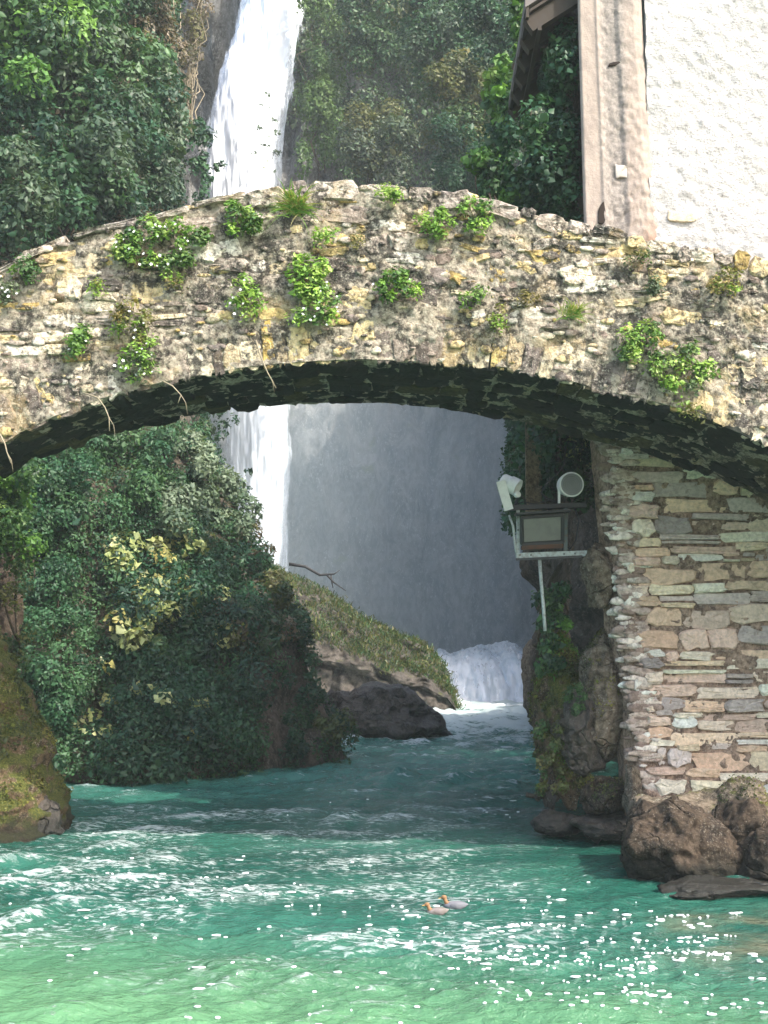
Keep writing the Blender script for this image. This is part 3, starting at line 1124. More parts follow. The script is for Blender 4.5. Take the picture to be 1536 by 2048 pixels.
# small rubble packed in the joints
V_, F_, C_ = [], [], []
nb = 0
iv, if_ = ICO[2]
while nb < 450:
    x = rng.uniform(-4.9, 4.9)
    lo, hi = bot_z(x) + 0.03, top_z(x) - 0.02
    z = rng.uniform(lo, hi)
    sx = 10 ** rng.uniform(-1.72, -1.12)
    d = iv * np.array((sx * rng.uniform(0.8, 1.5), 0.016 * rng.uniform(0.6, 1.3), sx * rng.uniform(0.35, 0.8)))
    d = d * (1 + 0.4 * vnoise(iv * 1.7 + nb * 3.1, 7))[:, None]
    V_.append(d + np.array((x, YFR + 0.015 - rng.uniform(0, 0.025), z)))
    F_.append(if_ + nb * len(iv))
    C_.append(np.repeat(np.array([pick(PAL_B, rng)[:3]]), len(iv), 0))
    nb += 1
o = obj('joint_rubble', build_mesh('joint_rubble', np.concatenate(V_), np.concatenate(F_), M_BRUBBLE, smooth=False, col=np.concatenate(C_)), bridge)
kind(o, 'stuff')

# stones of the vault seen from below
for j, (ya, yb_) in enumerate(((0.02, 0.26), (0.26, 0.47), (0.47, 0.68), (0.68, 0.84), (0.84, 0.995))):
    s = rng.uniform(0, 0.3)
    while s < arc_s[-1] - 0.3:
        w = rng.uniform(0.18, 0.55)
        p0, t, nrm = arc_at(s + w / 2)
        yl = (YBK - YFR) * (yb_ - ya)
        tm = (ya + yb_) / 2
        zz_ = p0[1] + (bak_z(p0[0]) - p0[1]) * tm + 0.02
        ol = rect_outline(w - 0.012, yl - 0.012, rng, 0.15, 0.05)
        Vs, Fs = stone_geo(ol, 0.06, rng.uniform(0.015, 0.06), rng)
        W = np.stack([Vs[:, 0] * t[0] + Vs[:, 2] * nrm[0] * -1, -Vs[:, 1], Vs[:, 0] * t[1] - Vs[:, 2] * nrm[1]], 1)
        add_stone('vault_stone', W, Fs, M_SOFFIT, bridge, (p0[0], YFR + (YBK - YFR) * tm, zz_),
                  pick([(0.020, 0.025, 0.022), (0.026, 0.030, 0.025), (0.032, 0.034, 0.026), (0.018, 0.023, 0.021), (0.024, 0.028, 0.024), (0.085, 0.078, 0.040)], rng))  # near-black tones carry the painted shade under the arch
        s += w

#=====================================================================  HOUSE
YH = 15.3
house = thing('lakeside_house', 'white rendered house with tan corner pilaster and rough stone foundation beside the bridge', 'house', (7.2, 20, 0))
m, nt, b = new_mat('white_roughcast')
N = NT(nt)
p = N.pos()
n1 = N.noise(p, 9, 6, 0.7)
n2 = N.noise(N.pos((1, 1, 1.8)), 28, 5, 0.7)
c = N.mix(N.ramp(n1, 0.55, 0.75), (0.47, 0.45, 0.43), (0.37, 0.35, 0.335))
c = N.mix(N.math('MULTIPLY', N.ramp(n2, 0.53, 0.66), 0.8), c, (0.20, 0.185, 0.18))
N.l(c, b.inputs['Base Color'])
b.inputs['Roughness'].default_value = 0.92
N.l(N.bump(N.math('ADD', n1, N.math('MULTIPLY', n2, 0.6)), 0.9, 0.03), b.inputs['Normal'])
M_WHITE = m
m, nt, b = new_mat('tan_plaster')
N = NT(nt)
p = N.pos()
n1 = N.noise(N.pos((1.6, 1, 1.0)), 3.4, 8, 0.68)
n2 = N.noise(p, 22, 6, 0.7)
sx = N.n('ShaderNodeSeparateXYZ')
N.l(p, sx.inputs[0])
c = N.mix(N.ramp(n1, 0.35, 0.65), (0.37, 0.30, 0.25), (0.29, 0.235, 0.20))
band = N.math('MULTIPLY', N.ramp(N.math('ABSOLUTE', N.math('SUBTRACT', sx.outputs['X'], 2.86)), 0.22, 0.10), 0.75)
c = N.mix(band, c, N.mix(N.ramp(n2, 0.35, 0.65), (0.15, 0.135, 0.125), (0.30, 0.27, 0.24)))
c = N.mix(N.math('MULTIPLY', N.ramp(n2, 0.55, 0.75), 0.45), c, (0.42, 0.36, 0.31))
rust = N.math('MULTIPLY', N.ramp(sx.outputs['Z'], 7.75, 7.05), N.ramp(sx.outputs['X'], 3.16, 3.26))
c = N.mix(N.math('MULTIPLY', rust, 0.85), c, (0.20, 0.075, 0.02))
N.l(c, b.inputs['Base Color'])
b.inputs['Roughness'].default_value = 0.9
N.l(N.bump(N.math('ADD', n1, n2), 0.6, 0.02), b.inputs['Normal'])
M_TAN = m

# facade
xx, zz = np.meshgrid(np.linspace(3.25, 5.6, 120), np.linspace(5.2, 11.5, 250))
pp = np.stack([xx.ravel(), xx.ravel() * 0, zz.ravel()], 1)
y = YH - 0.02 - 0.014 * fbm(pp * 9, 301, 4, 0.6) - 0.02 * fbm(pp * 1.5, 305, 3)
jag = 3.285 + 0.05 * (11 - zz) / 4 * 0.35 + 0.010 * vnoise(np.stack([zz.ravel() * 5, zz.ravel() * 0, zz.ravel() * 0], 1), 5).reshape(zz.shape)
X = np.maximum(xx, jag)
me = build_mesh('facade', np.stack([X.ravel(), y, zz.ravel()], 1), grid_faces(*xx.shape), M_WHITE)
fac = obj('facade', me, house)
mb = MB()
mb.box((8.88, YH + 0.25, 7.95), (6.56, 0.5, 5.5)).box((4.45, YH + 0.27, 7.95), (2.3, 0.44, 5.5))
mb.add([(2.5, YH, 10.72), (12.1, YH, 10.72), (7.3, YH, 13.85), (2.5, YH + 0.5, 10.72), (12.1, YH + 0.5, 10.72), (7.3, YH + 0.5, 13.85)], [(0, 1, 2), (5, 4, 3), (0, 3, 4, 1), (1, 4, 5, 2), (2, 5, 3, 0)])
mb.obj('front_wall', M_WHITE, house)
mb = MB()
mb.box((2.78, 17.05, 7.8), (0.5, 2.7, 5.2))
mb.obj('side_wall', M_CLIFF, house)
MB().box((11.9, 17.05, 5.2), (0.5, 2.7, 10.4)).box((7.35, 18.25, 7.8), (8.6, 0.3, 5.2)).obj('rear_wall', M_WHITE, house)
mbr = MB()
RX0, RZ0, RX1, RZ1 = 1.80, 10.48, 7.3, 14.1
yA, yB = 15.42, 18.62
mbr.add([(RX0, yA, RZ0 + 0.16), (RX1, yA, RZ1 + 0.16), (14.6 - RX0, yA, RZ0 + 0.16), (RX0 + 0.1, yB, RZ0 + 0.16), (RX1, yB, RZ1 + 0.16), (14.6 - RX0, yB, RZ0 + 0.16),
         (RX0, yA, RZ0), (RX1, yA, RZ1), (14.6 - RX0, yA, RZ0), (RX0 + 0.1, yB, RZ0), (RX1, yB, RZ1), (14.6 - RX0, yB, RZ0)],
        [(0, 1, 4, 3), (1, 2, 5, 4), (6, 9, 10, 7), (7, 10, 11, 8), (0, 6, 7, 1), (1, 7, 8, 2), (3, 4, 10, 9), (4, 5, 11, 10), (0, 3, 9, 6), (2, 8, 11, 5)])
M_TILE = mat_plain('stone_roof_slab', (0.16, 0.14, 0.13), 0.8)
mbr.obj('roof', M_TILE, house)

# corner pilaster
xx, zz = np.meshgrid(np.linspace(0, 1, 70), np.linspace(5.0, 11.6, 240))
wid = np.interp(zz, [5, 7.2, 10.2, 11.6], [0.96, 0.93, 0.81, 0.79])
x0 = np.interp(zz, [5, 7.2, 10.2], [2.50, 2.485, 2.45])
X = x0 + wid * xx
pro = np.interp(xx, [0, 0.02, 0.24, 0.28, 0.34, 0.40, 0.56, 0.62, 0.85, 0.95, 1.0], [0.0, 0.05, 0.055, 0.075, 0.03, 0.015, 0.02, 0.055, 0.065, 0.03, 0.0])
rgh = np.interp(xx, [0, 0.25, 0.3, 0.6, 0.8, 1], [0.003, 0.003, 0.011, 0.011, 0.009, 0.008]) * np.interp(zz, [7, 10.5], [1.5, 0.7])
pp = np.stack([X.ravel(), X.ravel() * 0, zz.ravel()], 1)
yy = YH - 0.0 - pro.ravel() - rgh.ravel() * fbm(pp * 14, 311, 4, 0.6) - 0.004 * fbm(pp * np.array((2, 1, 1.2)), 315, 3)
pil = obj('corner_pilaster', build_mesh('corner_pilaster', np.stack([X.ravel(), yy, zz.ravel()], 1), grid_faces(*xx.shape), M_TAN), house)
M_HOLE = mat_plain('dark_hole', (0.02, 0.012, 0.008), 0.9, dirt=0)
q = P(1203, 425, YH - 0.07)
Vs, Fs = stone_geo(np.array([(-0.045, -0.13), (0.0, -0.15), (0.045, -0.12), (0.05, 0.02), (0.035, 0.15), (0.0, 0.11), (-0.04, 0.03)]), 0.03, 0.002, rng)
obj('hole', build_mesh('hole', np.stack([Vs[:, 0], -Vs[:, 2], Vs[:, 1]], 1), Fs, M_HOLE), pil, q)
q = P(1228, 127, YH - 0.045)
Vs, Fs = stone_geo(np.array([(-0.07, -0.03), (0.02, -0.02), (0.08, 0.01), (0.07, 0.03), (-0.01, 0.02), (-0.06, 0.0)]), 0.03, 0.003, rng)
obj('crack', build_mesh('crack', np.stack([Vs[:, 0], -Vs[:, 2], Vs[:, 1]], 1), Fs, M_HOLE), pil, q)
M_CREAM = mat_plain('pale_plaster', (0.46, 0.41, 0.36), 0.9, dirt=0.2)
for (px, py, w, h) in ((1243, 343, 0.15, 0.16),):
    q = P(px, py, YH - 0.035)
    Vs, Fs = stone_geo(rect_outline(w, h, rng, 0.04, 0.04), 0.03, 0.006, rng, slope=0.0)
    obj('pale_patch', build_mesh('pale_patch', np.stack([Vs[:, 0], -Vs[:, 2], Vs[:, 1]], 1), Fs, M_CREAM), pil, q)
for (px, py, w, h) in ((1365, 434, 0.38, 0.12),):
    q = P(px, py, YH - 0.035)
    Vs, Fs = stone_geo(rect_outline(w, h, rng, 0.25, 0.06), 0.03, 0.018, rng)
    o = obj('stone', build_mesh('stone', np.stack([Vs[:, 0], -Vs[:, 2], Vs[:, 1]], 1), Fs, M_FSTONE), fac, q)
    o.color = (0.62, 0.53, 0.38, 1)

# eave with rafters on the side wall
M_WOOD = mat_plain('old_timber', (0.045, 0.033, 0.024), 0.8, dirt=0.5)
ev = MB()
ev.add([(1.86, 15.46, 10.44), (2.53, 15.46, 10.88), (2.53, 18.45, 10.88), (1.93, 18.45, 10.44), (1.86, 15.46, 10.48), (2.53, 15.46, 10.92), (2.53, 18.45, 10.92), (1.93, 18.45, 10.48)],
       [(0, 3, 2, 1), (4, 5, 6, 7), (0, 1, 5, 4), (1, 2, 6, 5), (2, 3, 7, 6), (3, 0, 4, 7)])
eave = ev.obj('side_eave', M_WOOD, house)
for i in range(6):
    yv = 15.6 + i * 0.54
    xe = 1.86 + 0.1 * (yv - 15.5) / 4.1
    mr = MB()
    mr.beam((xe - 0.01, yv, 10.30), (2.53, yv, 10.74), 0.15, 0.2)
    mr.obj('rafter', M_WOOD, eave)
mr = MB().beam((1.83, 15.44, 10.44), (1.90, 18.45, 10.44), 0.04, 0.16)
mr.obj('fascia_board', M_WOOD, eave)
mr = MB().beam((1.99, 15.5, 10.24), (2.06, 18.4, 10.24), 0.05, 0.05)
mr.obj('batten', M_WOOD, eave)

# foundation wall
fnd_loc = (4.5, YH, 0)
xx, zz = np.meshgrid(np.linspace(0, 1, 170), np.linspace(0.1, 5.15, 130))
kz = [P(1195, 890, YH)[2], P(1205, 1000, YH)[2], P(1215, 1120, YH)[2], P(1222, 1240, YH)[2], P(1240, 1400, YH)[2], P(1255, 1560, YH)[2], P(1270, 1640, YH)[2]]
kx = [P(1195, 890, YH)[0], P(1205, 1000, YH)[0], P(1215, 1120, YH)[0], P(1222, 1240, YH)[0], P(1240, 1400, YH)[0], P(1255, 1560, YH)[0], P(1270, 1640, YH)[0]]


def fnd_x(z):
    return np.interp(z, kz[::-1], kx[::-1])


X = fnd_x(zz) + (7.5 - fnd_x(zz)) * xx ** 1.6
pp = np.stack([X.ravel(), X.ravel() * 0, zz.ravel()], 1)
yy = YH + 0.02 - 0.03 * fbm(pp * 5, 321, 4, 0.6) - 0.02 * ridged(pp * 8, 323, 3) - 0.35 * np.clip((1.0 - zz.ravel()) / 1.0, 0, 1) ** 2
# the corner turns away
turn = np.clip(1 - (X.ravel() - fnd_x(zz.ravel())) / 0.22, 0, 1)
yy = yy + 0.5 * turn ** 2.2
fnd = obj('foundation_wall', build_mesh('foundation_wall', np.stack([X.ravel(), yy, zz.ravel()], 1), grid_faces(*xx.shape), M_FMORTAR), house)
mb = MB()
mb.box((7.4, YH + 0.45, 2.55), (9.0, 0.4, 5.1))
mb.obj('foundation_core', M_FMORTAR, house)
PAL_F = [tuple(min(0.84, 1.12 * v) for v in c) for c in [(0.62, 0.46, 0.37), (0.68, 0.53, 0.43), (0.76, 0.62, 0.50), (0.50, 0.42, 0.37), (0.78, 0.66, 0.53), (0.66, 0.46, 0.33), (0.72, 0.53, 0.38), (0.52, 0.45, 0.41), (0.68, 0.56, 0.40), (0.80, 0.72, 0.65), (0.36, 0.31, 0.29), (0.78, 0.58, 0.42), (0.74, 0.60, 0.47)]]
fst = []
for (x, z, w, h) in courses(2.7, 5.4, 0.45, 5.05, (0.085, 0.20), (0.28, 0.8), rng, 0.016, 0.16):
    zz_ = z + 0.035 * math.sin(x * 2.1 + z * 1.3) + 0.012 * rng.normal()
    le = fnd_x(zz_) + 0.30 + 0.05 * rng.normal()
    if x + w / 2 < le + 0.06:
        continue
    if x - w / 2 < le:
        x1 = x + w / 2
        w = x1 - le
        x = (x1 + le) / 2
    if w < 0.08:
        continue
    fst.append((x, zz_, w, h))
fst.sort(key=lambda q: -q[2] * q[3])
for (x, z, w, h) in fst[:290]:
    ol = rect_outline(w * 1.02, h * rng.uniform(0.9, 1.1), rng, 0.25, 0.075)
    Vs, Fs = stone_geo(ol, 0.08, rng.uniform(0.02, 0.085), rng, 0.15)
    W = np.stack([Vs[:, 0], -Vs[:, 2], Vs[:, 1]], 1)
    yoff = YH + 0.01 - 0.35 * max(0, 1.0 - z) ** 2
    add_stone('stone', W, Fs, M_FSTONE, fnd, (x, yoff, z), pick(PAL_F, rng) if rng.uniform() > 0.03 or w > 0.3 else (0.35, 0.09, 0.05, 1))
# rubble corner
V_, F_, C_ = [], [], []
for k in range(380):
    z = rng.uniform(0.3, 5.1)
    le = fnd_x(z)
    u = rng.uniform(0.09, 0.38)
    x = le + u
    t = max(0, 1 - u / 0.22)
    yv = YH - 0.01 + 0.5 * t ** 2.2
    sx = rng.uniform(0.025, 0.10)
    d = iv * np.array((sx * rng.uniform(0.9, 1.9), 0.022, sx * rng.uniform(0.35, 0.85)))
    d = d * (1 + 0.45 * vnoise(iv * 1.6 + k * 2.7, 8))[:, None]
    V_.append(d + np.array((x, yv, z)))
    F_.append(if_ + k * len(iv))
    C_.append(np.repeat(np.array([pick([(0.70, 0.60, 0.52), (0.8, 0.73, 0.65), (0.60, 0.49, 0.42), (0.5, 0.40, 0.33), (0.30, 0.22, 0.18), (0.42, 0.33, 0.28)], rng)[:3]]), len(iv), 0))
o = obj('corner_rubble', build_mesh('corner_rubble', np.concatenate(V_), np.concatenate(F_), M_FRUBBLE, smooth=False, col=np.concatenate(C_)), fnd)
kind(o, 'stuff')

#=====================================================================  ROCKS
def at(px, py, Y):
    return P(px, py, Y)


rock('boulder', at(1196, 1150, 15.6), (0.24, 0.3, 0.40), 3, M_ROCK_TAN, 'grey tan angular boulder jutting from the foundation corner below the floodlight', rot=0.3, noise=0.05)
rock('boulder', at(1205, 1400, 16.0), (0.40, 0.6, 1.12), 8, M_ROCK_TAN, 'tall tan boulder leaning against the foundation corner', rot=-0.25, noise=0.06, sub=6)
rock('boulder', at(1155, 1480, 15.9), (0.40, 0.5, 0.66), 12, M_ROCK_DARK, 'dark wet cracked boulder under the tan one', rot=-0.2, noise=0.09, lo=0.7, sub=6)
rock('boulder', at(1122, 1430, 16.4), (0.44, 0.6, 1.25), 17, M_ROCK_MOSS, 'moss covered rock rising from the water left of the dark boulder', rot=-0.22, sub=6)
rock('boulder', at(1200, 1590, 15.7), (0.36, 0.45, 0.26), 21, M_ROCK_BROWN, 'flat grey brown slab rock wedged low by the waterline', rot=0.55, noise=0.05)
rock('boulder', at(1108, 1648, 16.0), (0.42, 0.4, 0.18), 25, M_ROCK_DARK, 'low black wet rock at the tip of the boulder pile')
rock('boulder', at(1215, 1652, 15.6), (0.52, 0.5, 0.2), 29, M_ROCK_DARK, 'long black rock at the waterline under the slab rock')
rock('boulder', at(1262, 1590, 15.2), (0.14, 0.25, 0.36), 33, M_ROCK_TAN, 'peach tan stone at the foot of the foundation corner', noise=0.05)
rock('boulder', at(1368, 1702, 13.2), (0.66, 0.6, 0.56), 41, M_ROCK_BROWN, 'large craggy brown boulder standing in the water under the bridge', noise=0.17, lo=0.72, sub=6)
rock('boulder', at(1400, 1630, 14.0), (0.55, 0.7, 0.30), 44, M_ROCK_TAN, 'pale ledge rock carrying the foundation wall', noise=0.09)
rock('boulder', at(1500, 1625, 13.8), (0.42, 0.6, 0.34), 46, M_ROCK_TAN, 'yellowish blocky ledge rock right of the pale ledge')
rock('boulder', at(1478, 1660, 13.3), (0.40, 0.5, 0.34), 147, M_ROCK_BROWN, 'dark brown block between the craggy boulder and the yellowish ledge rock', noise=0.15)
rock('boulder', at(1325, 1628, 13.9), (0.36, 0.45, 0.20), 149, M_ROCK_TAN, 'low pale block bridging the foundation foot and the craggy boulder', noise=0.12)
rock('boulder', at(1450, 1725, 13.5), (0.5, 0.6, 0.32), 48, M_ROCK_DARK, 'dark shaded rock filling the hollow beside the craggy boulder')
rock('boulder', at(1530, 1712, 12.9), (0.30, 0.4, 0.30), 52, M_ROCK_BROWN, 'rounded brown rock at the right edge of the water')
rock('boulder', at(1440, 1772, 12.6), (0.75, 0.5, 0.10), 55, M_ROCK_DARK, 'flat wet shelf rock just above the water in front of the craggy boulder')
rock('boulder', at(1296, 1645, 13.6), (0.22, 0.4, 0.26), 57, M_ROCK_BROWN, 'small brown rock on top of the craggy boulder')
rock('boulder', at(1064, 1365, 40.0), (0.42, 0.8, 1.3), 61, M_ROCK_TAN, 'grey rock standing right of the far cascade', noise=0.05)
lz_ = np.linspace(-0.5, 2.9, 110)
lr_ = np.interp(lz_, [-0.5, -0.05, 0.08, 0.33, 0.71, 1.21, 1.71, 2.15, 2.6, 2.9], [-4.12, -4.08, -3.97, -3.98, -4.13, -4.32, -4.54, -4.74, -5.0, -5.35]) - 0.13
th_ = np.linspace(0, 2 * math.pi, 150, endpoint=False)
TH, LZ_ = np.meshgrid(th_, lz_)
hw = (lr_ + 5.45)[:, None]
cx_, sy_ = np.cos(TH), np.sin(TH)
sup = (np.abs(cx_) ** 3 + np.abs(sy_) ** 3) ** (-1 / 3.0)
Vb = np.stack([(-5.45 + hw * cx_ * sup).ravel(), (16.5 + (0.35 + 0.55 * hw) * sy_ * sup).ravel(), LZ_.ravel()], 1)
Db = np.stack([cx_.ravel(), sy_.ravel(), 0 * cx_.ravel()], 1)
Vb += Db * (0.10 * fbm(Vb * 1.6, 631, 4, 0.55) + 0.06 * ridged(Vb * np.array((2.2, 2.2, 3.5)), 633, 4) + 0.02 * fbm(Vb * 12, 635, 3))[:, None]
Vb = np.concatenate([Vb, [[-5.45, 16.5, 2.95]]], 0)
Fb = [tuple(q) for q in grid_faces(len(lz_), 150, True)] + [((len(lz_) - 1) * 150 + i, (len(lz_) - 1) * 150 + (i + 1) % 150, len(Vb) - 1) for i in range(150)]
o = obj('boulder', build_mesh('boulder', Vb, Fb, M_ROCK_MOSS))
tag(o, 'big mossy brown boulder rising from the water on the left', 'rock')
rock('boulder', at(-30, 1240, 18.6), (0.60, 0.9, 1.2), 66, M_ROCK_BROWN, 'dark brown rock face above the big mossy boulder', noise=0.09)
rock('boulder', at(90, 1640, 16.2), (0.28, 0.4, 0.34), 68, M_ROCK_DARK, 'dark wet foot of rock beside the big mossy boulder')
# mossy ledges across the gorge
lp = np.array([P(x, y, 46.0) for x, y in ((520, 1120), (560, 1138), (600, 1160), (660, 1188), (720, 1232), (800, 1272), (860, 1298), (890, 1328), (906, 1378), (920, 1422))])
lx = np.r_[np.linspace(lp[0, 0] - 3, lp[0, 0], 12)[:-1], np.linspace(lp[0, 0], lp[-1, 0], 130)]
lz = np.interp(lx, lp[:, 0], lp[:, 2])
prof = np.array([(0.0, 45.0, -0.4), (0.12, 44.8, 0), (0.3, 44.9, 0), (0.46, 45.1, 0), (0.50, 44.75, 0), (0.56, 44.8, 0), (0.7, 45.5, 0), (0.86, 46.4, 0), (1.0, 47.6, 0), (0.95, 49.5, 0), (0.0, 50.5, -0.4)])
tq = np.linspace(0, 1, 90)
pf = np.interp(tq, np.linspace(0, 1, len(prof)), prof[:, 0])
py_ = np.interp(tq, np.linspace(0, 1, len(prof)), prof[:, 1])
LX, LT = np.meshgrid(lx, tq)
LZ = pf[:, None] * (lz[None, :] + 0.5) - 0.5
endr = np.clip((lx - (lp[-1, 0] - 1.2)) / 1.2, 0, 1)
LY = py_[:, None] + (47.0 - py_[:, None]) * (endr ** 2)[None, :] * 0.6
Vl = np.stack([LX.ravel(), LY.ravel(), LZ.ravel()], 1)
q = Vl * 0.55
Vl[:, 1] -= 0.35 * fbm(q, 611, 5, 0.55) + 0.25 * ridged(q * 1.8, 612, 4)
Vl[:, 2] += 0.16 * fbm(q * 1.7, 613, 4)
o = obj('rock_ledge', build_mesh('rock_ledge', Vl, grid_faces(*LX.shape), M_LEDGE))
tag(o, 'dark rock ledge with a grassy green top sloping toward the cascade', 'rock')
rock('rock_ledge', at(735, 1440, 32.0), (1.9, 1.3, 0.92), 77, M_ROCK_DARK, 'low dark bare rock ledge at the river edge in front of the grassy ledge', rot=0.22, noise=0.16, sub=6)
rock('rock_ledge', at(850, 1465, 33.0), (0.75, 0.8, 0.42), 78, M_ROCK_DARK, 'small dark rock trailing off the bare ledge into the white water', noise=0.1)

# right bank under the house: dark hollow behind the boulders
xx, zz = np.meshgrid(np.linspace(0, 1, 60), np.linspace(0, 1, 80))
zz = -1 + zz * np.interp(xx, [0, 0.3, 0.5, 1], [6.4, 6.4, 9.5, 10.5])
X = 2.22 + 0.12 * (zz - 2) * 0 + 1.2 * xx + 0.35 * np.abs(np.clip(zz - 3.2, 0, 3)) * 0.2
Yv = 16.9 + 8.5 * xx
pp = np.stack([X.ravel() * 0.9, Yv.ravel() * 0.9, zz.ravel() * 0.9], 1)
X = X + 0.25 * fbm(pp, 401, 4).reshape(X.shape) + 0.05
kind(obj('river_bank', build_mesh('river_bank', np.stack([X, Yv, zz], -1).reshape(-1, 3), grid_faces(*X.shape), M_CLIFF)), 'structure')

#=====================================================================  VEGETATION
GRP_L = 'bushes and climbers on the left gorge side'


def surf_clumps(fn, us, zs_, rad, rng, lift=0.15, out=(0.3, -0.9, 0.2)):
    c = fn(np.asarray(us), np.asarray(zs_))
    o = np.array(out) / np.linalg.norm(out)
    return c + o * (np.asarray(rad)[:, None] * lift)


def shrub(name, label, cat, cents, rad, nleaf, size, pal, seed, out=(0.3, -0.9, 0.25), stems=4, group=None, squash=None, extra=None, aspect=0.62, hue=0.3, droop=0.35, stem_mat=None):
    rng = rs(seed)
    cents = np.asarray(cents, float)
    rad = np.asarray(rad, float)
    base = cents.mean(0) + np.array((0, 0.5, -np.ptp(cents[:, 2]) * 0.5 - 0.1))
    t = thing(name, label, cat, tuple(base), group)
    parts = [clump_leaves(cents, rad, nleaf, size, pal, rng, out, squash, hue=hue)]
    if extra:
        for (n2, s2, pal2, frac) in extra:
            k = rng.permutation(len(cents))[: max(1, int(len(cents) * frac))]
            parts.append(clump_leaves(cents[k], rad[k] * 1.05, n2, s2, pal2, rng, out, squash, shell=(0.9, 1.12)))
    foliage('foliage', parts, rng, t, tuple(base), aspect, droop)
    mb = MB()
    for k in range(stems):
        e = cents[rng.randint(len(cents))]
        twig_tube(mb, base + rng.normal(size=3) * 0.1, e, 0.035, 0.01, rng)
    mb.obj('stem', stem_mat or M_BARK, t, (0, 0, 0), smooth=True)
    return t


def left_at(px_rng, py_rng, n, rng, thin=False):
    """points on the left cliff that show inside a pixel window"""
    s = rng.uniform(0.1, 0.62, 60000)
    z = rng.uniform(-0.2, 24, 60000)
    q = left_cliff(s, z)
    cp, sp_ = math.cos(PITCH), math.sin(PITCH)
    dz = q[:, 2] - CAM_H
    fwd = q[:, 1] * cp + dz * sp_
    up = -q[:, 1] * sp_ + dz * cp
    px = 768 + FPX * q[:, 0] / fwd
    py = 1024 - FPX * up / fwd
    ok = (px > px_rng[0]) & (px < px_rng[1]) & (py > py_rng[0]) & (py < py_rng[1])
    q = q[ok]
    # prefer the side that faces us
    # keep the side that faces us: drop points hidden behind nearer ones in the same small window
    cx, cy = (px[ok] // 22).astype(int), (py[ok] // 22).astype(int)
    key = cx * 1000 + cy
    near = {}
    for kk, yy in zip(key, q[:, 1]):
        if yy < near.get(kk, 1e9):
            near[kk] = yy
    vis = np.array([yy < near[kk] + 1.2 for kk, yy in zip(key, q[:, 1])])
    q = q[vis]
    if thin:
        pxv, pyv = px[ok][vis], py[ok][vis]
        keep = (pxv < 415 + (pyv - 840) * 0.15) | (rng.uniform(size=len(q)) < 0.16)
        q = q[keep]
    return q[rng.permutation(len(q))[:n]]


rng = rs(700)
# undergrowth that clothes the whole left side
ca = left_at((-60, 720), (800, 1570), 820, rng, True) + np.array((0.05, -0.12, 0.05))
cb = left_at((-60, 400), (-60, 520), 420, rng) + np.array((0.05, -0.15, 0.05))
ra, rb = rng.uniform(0.16, 0.38, len(ca)), rng.uniform(0.3, 0.6, len(cb))
fo = foliage('undergrowth', [clump_leaves(ca, ra, 70000, 0.066, G_BLUE + G_DARK + G_MID[:2] + G_OLIVE[2:3], rng, (0.4, -0.9, 0.2)),
                             clump_leaves(cb, rb, 40000, 0.105, G_DARK + G_BROWN[:2] + G_GREY[:1], rng, (0.4, -0.9, 0.3))], rng)
kind(fo, 'stuff')
fo['label'] = 'dense dark green undergrowth clothing the left side of the gorge'
fo['category'] = 'undergrowth'


def lshrub(win, n, rad, nleaf, size, pal, seed, name, label, cat='shrub', **k):
    rg = rs(seed)
    c = left_at(win[:2], win[2:], n, rg)
    r = rg.uniform(rad[0], rad[1], len(c))
    if cat == 'tree':
        c = c + np.array((0.25, -1.0, 0.2)) + rg.normal(size=c.shape) * np.array((0.25, 0.5, 0.25))
    else:
        c = c + np.array((0.12, -0.45, 0.1)) + rg.normal(size=c.shape) * 0.12
    return shrub(name, label, cat, c, r, nleaf, size, pal, seed + 1, group=GRP_L, **k)


lshrub((60, 150, 930, 1560), 46, (0.22, 0.40), 14000, 0.07, G_BLUE + G_DARK[:2] + G_MID[:1], 710, 'climbing_ivy', 'tall curtain of blue green ivy hanging to the water beside the mossy boulder', 'ivy')
lshrub((230, 500, 1130, 1530), 60, (0.3, 0.55), 20000, 0.08, G_BLUE + G_DARK[:3], 712, 'climbing_ivy', 'broad dark teal ivy mound reaching down to the waterline', 'ivy')
lshrub((215, 440, 1085, 1300), 44, (0.12, 0.26), 2400, 0.12, G_DARK + G_MID + G_OLIVE[:2], 714, 'broadleaf_shrub', 'shrub dotted with pale yellow leaves above the ivy mound', extra=[(1500, 0.13, G_YELLOW, 0.95)], aspect=0.75)
lshrub((150, 390, 1290, 1500), 26, (0.06, 0.16), 260, 0.12, G_DARK, 716, 'broadleaf_shrub', 'scattered yellow leaved sprigs low on the ivy mound near the water', extra=[(300, 0.12, G_YELLOW, 0.9)], aspect=0.75)
lshrub((300, 500, 890, 1060), 26, (0.2, 0.42), 5200, 0.11, [(0.12, 0.17, 0.10), (0.17, 0.22, 0.14), (0.09, 0.14, 0.08), (0.22, 0.27, 0.17)], 718, 'broadleaf_shrub', 'grey green glossy shrub under the arch on the slope beside the waterfall')
lshrub((80, 330, 880, 1060), 30, (0.22, 0.42), 6500, 0.085, G_MID + G_BLUE[:2] + [(0.10, 0.18, 0.07)], 720, 'broadleaf_shrub', 'fine leaved green shrub under the arch at the top of the ivy', droop=0.8)
lshrub((420, 620, 1080, 1330), 30, (0.15, 0.32), 3800, 0.085, G_BROWN + G_OLIVE[:2] + G_DARK[:2], 722, 'bramble', 'rusty brown bramble on the dark rock nose above the river', 'bramble')
lshrub((560, 700, 1120, 1530), 30, (0.12, 0.3), 3600, 0.08, G_DARK + G_OLIVE[:1], 724, 'bramble', 'dark thin bramble along the edge of the rock nose', 'bramble')
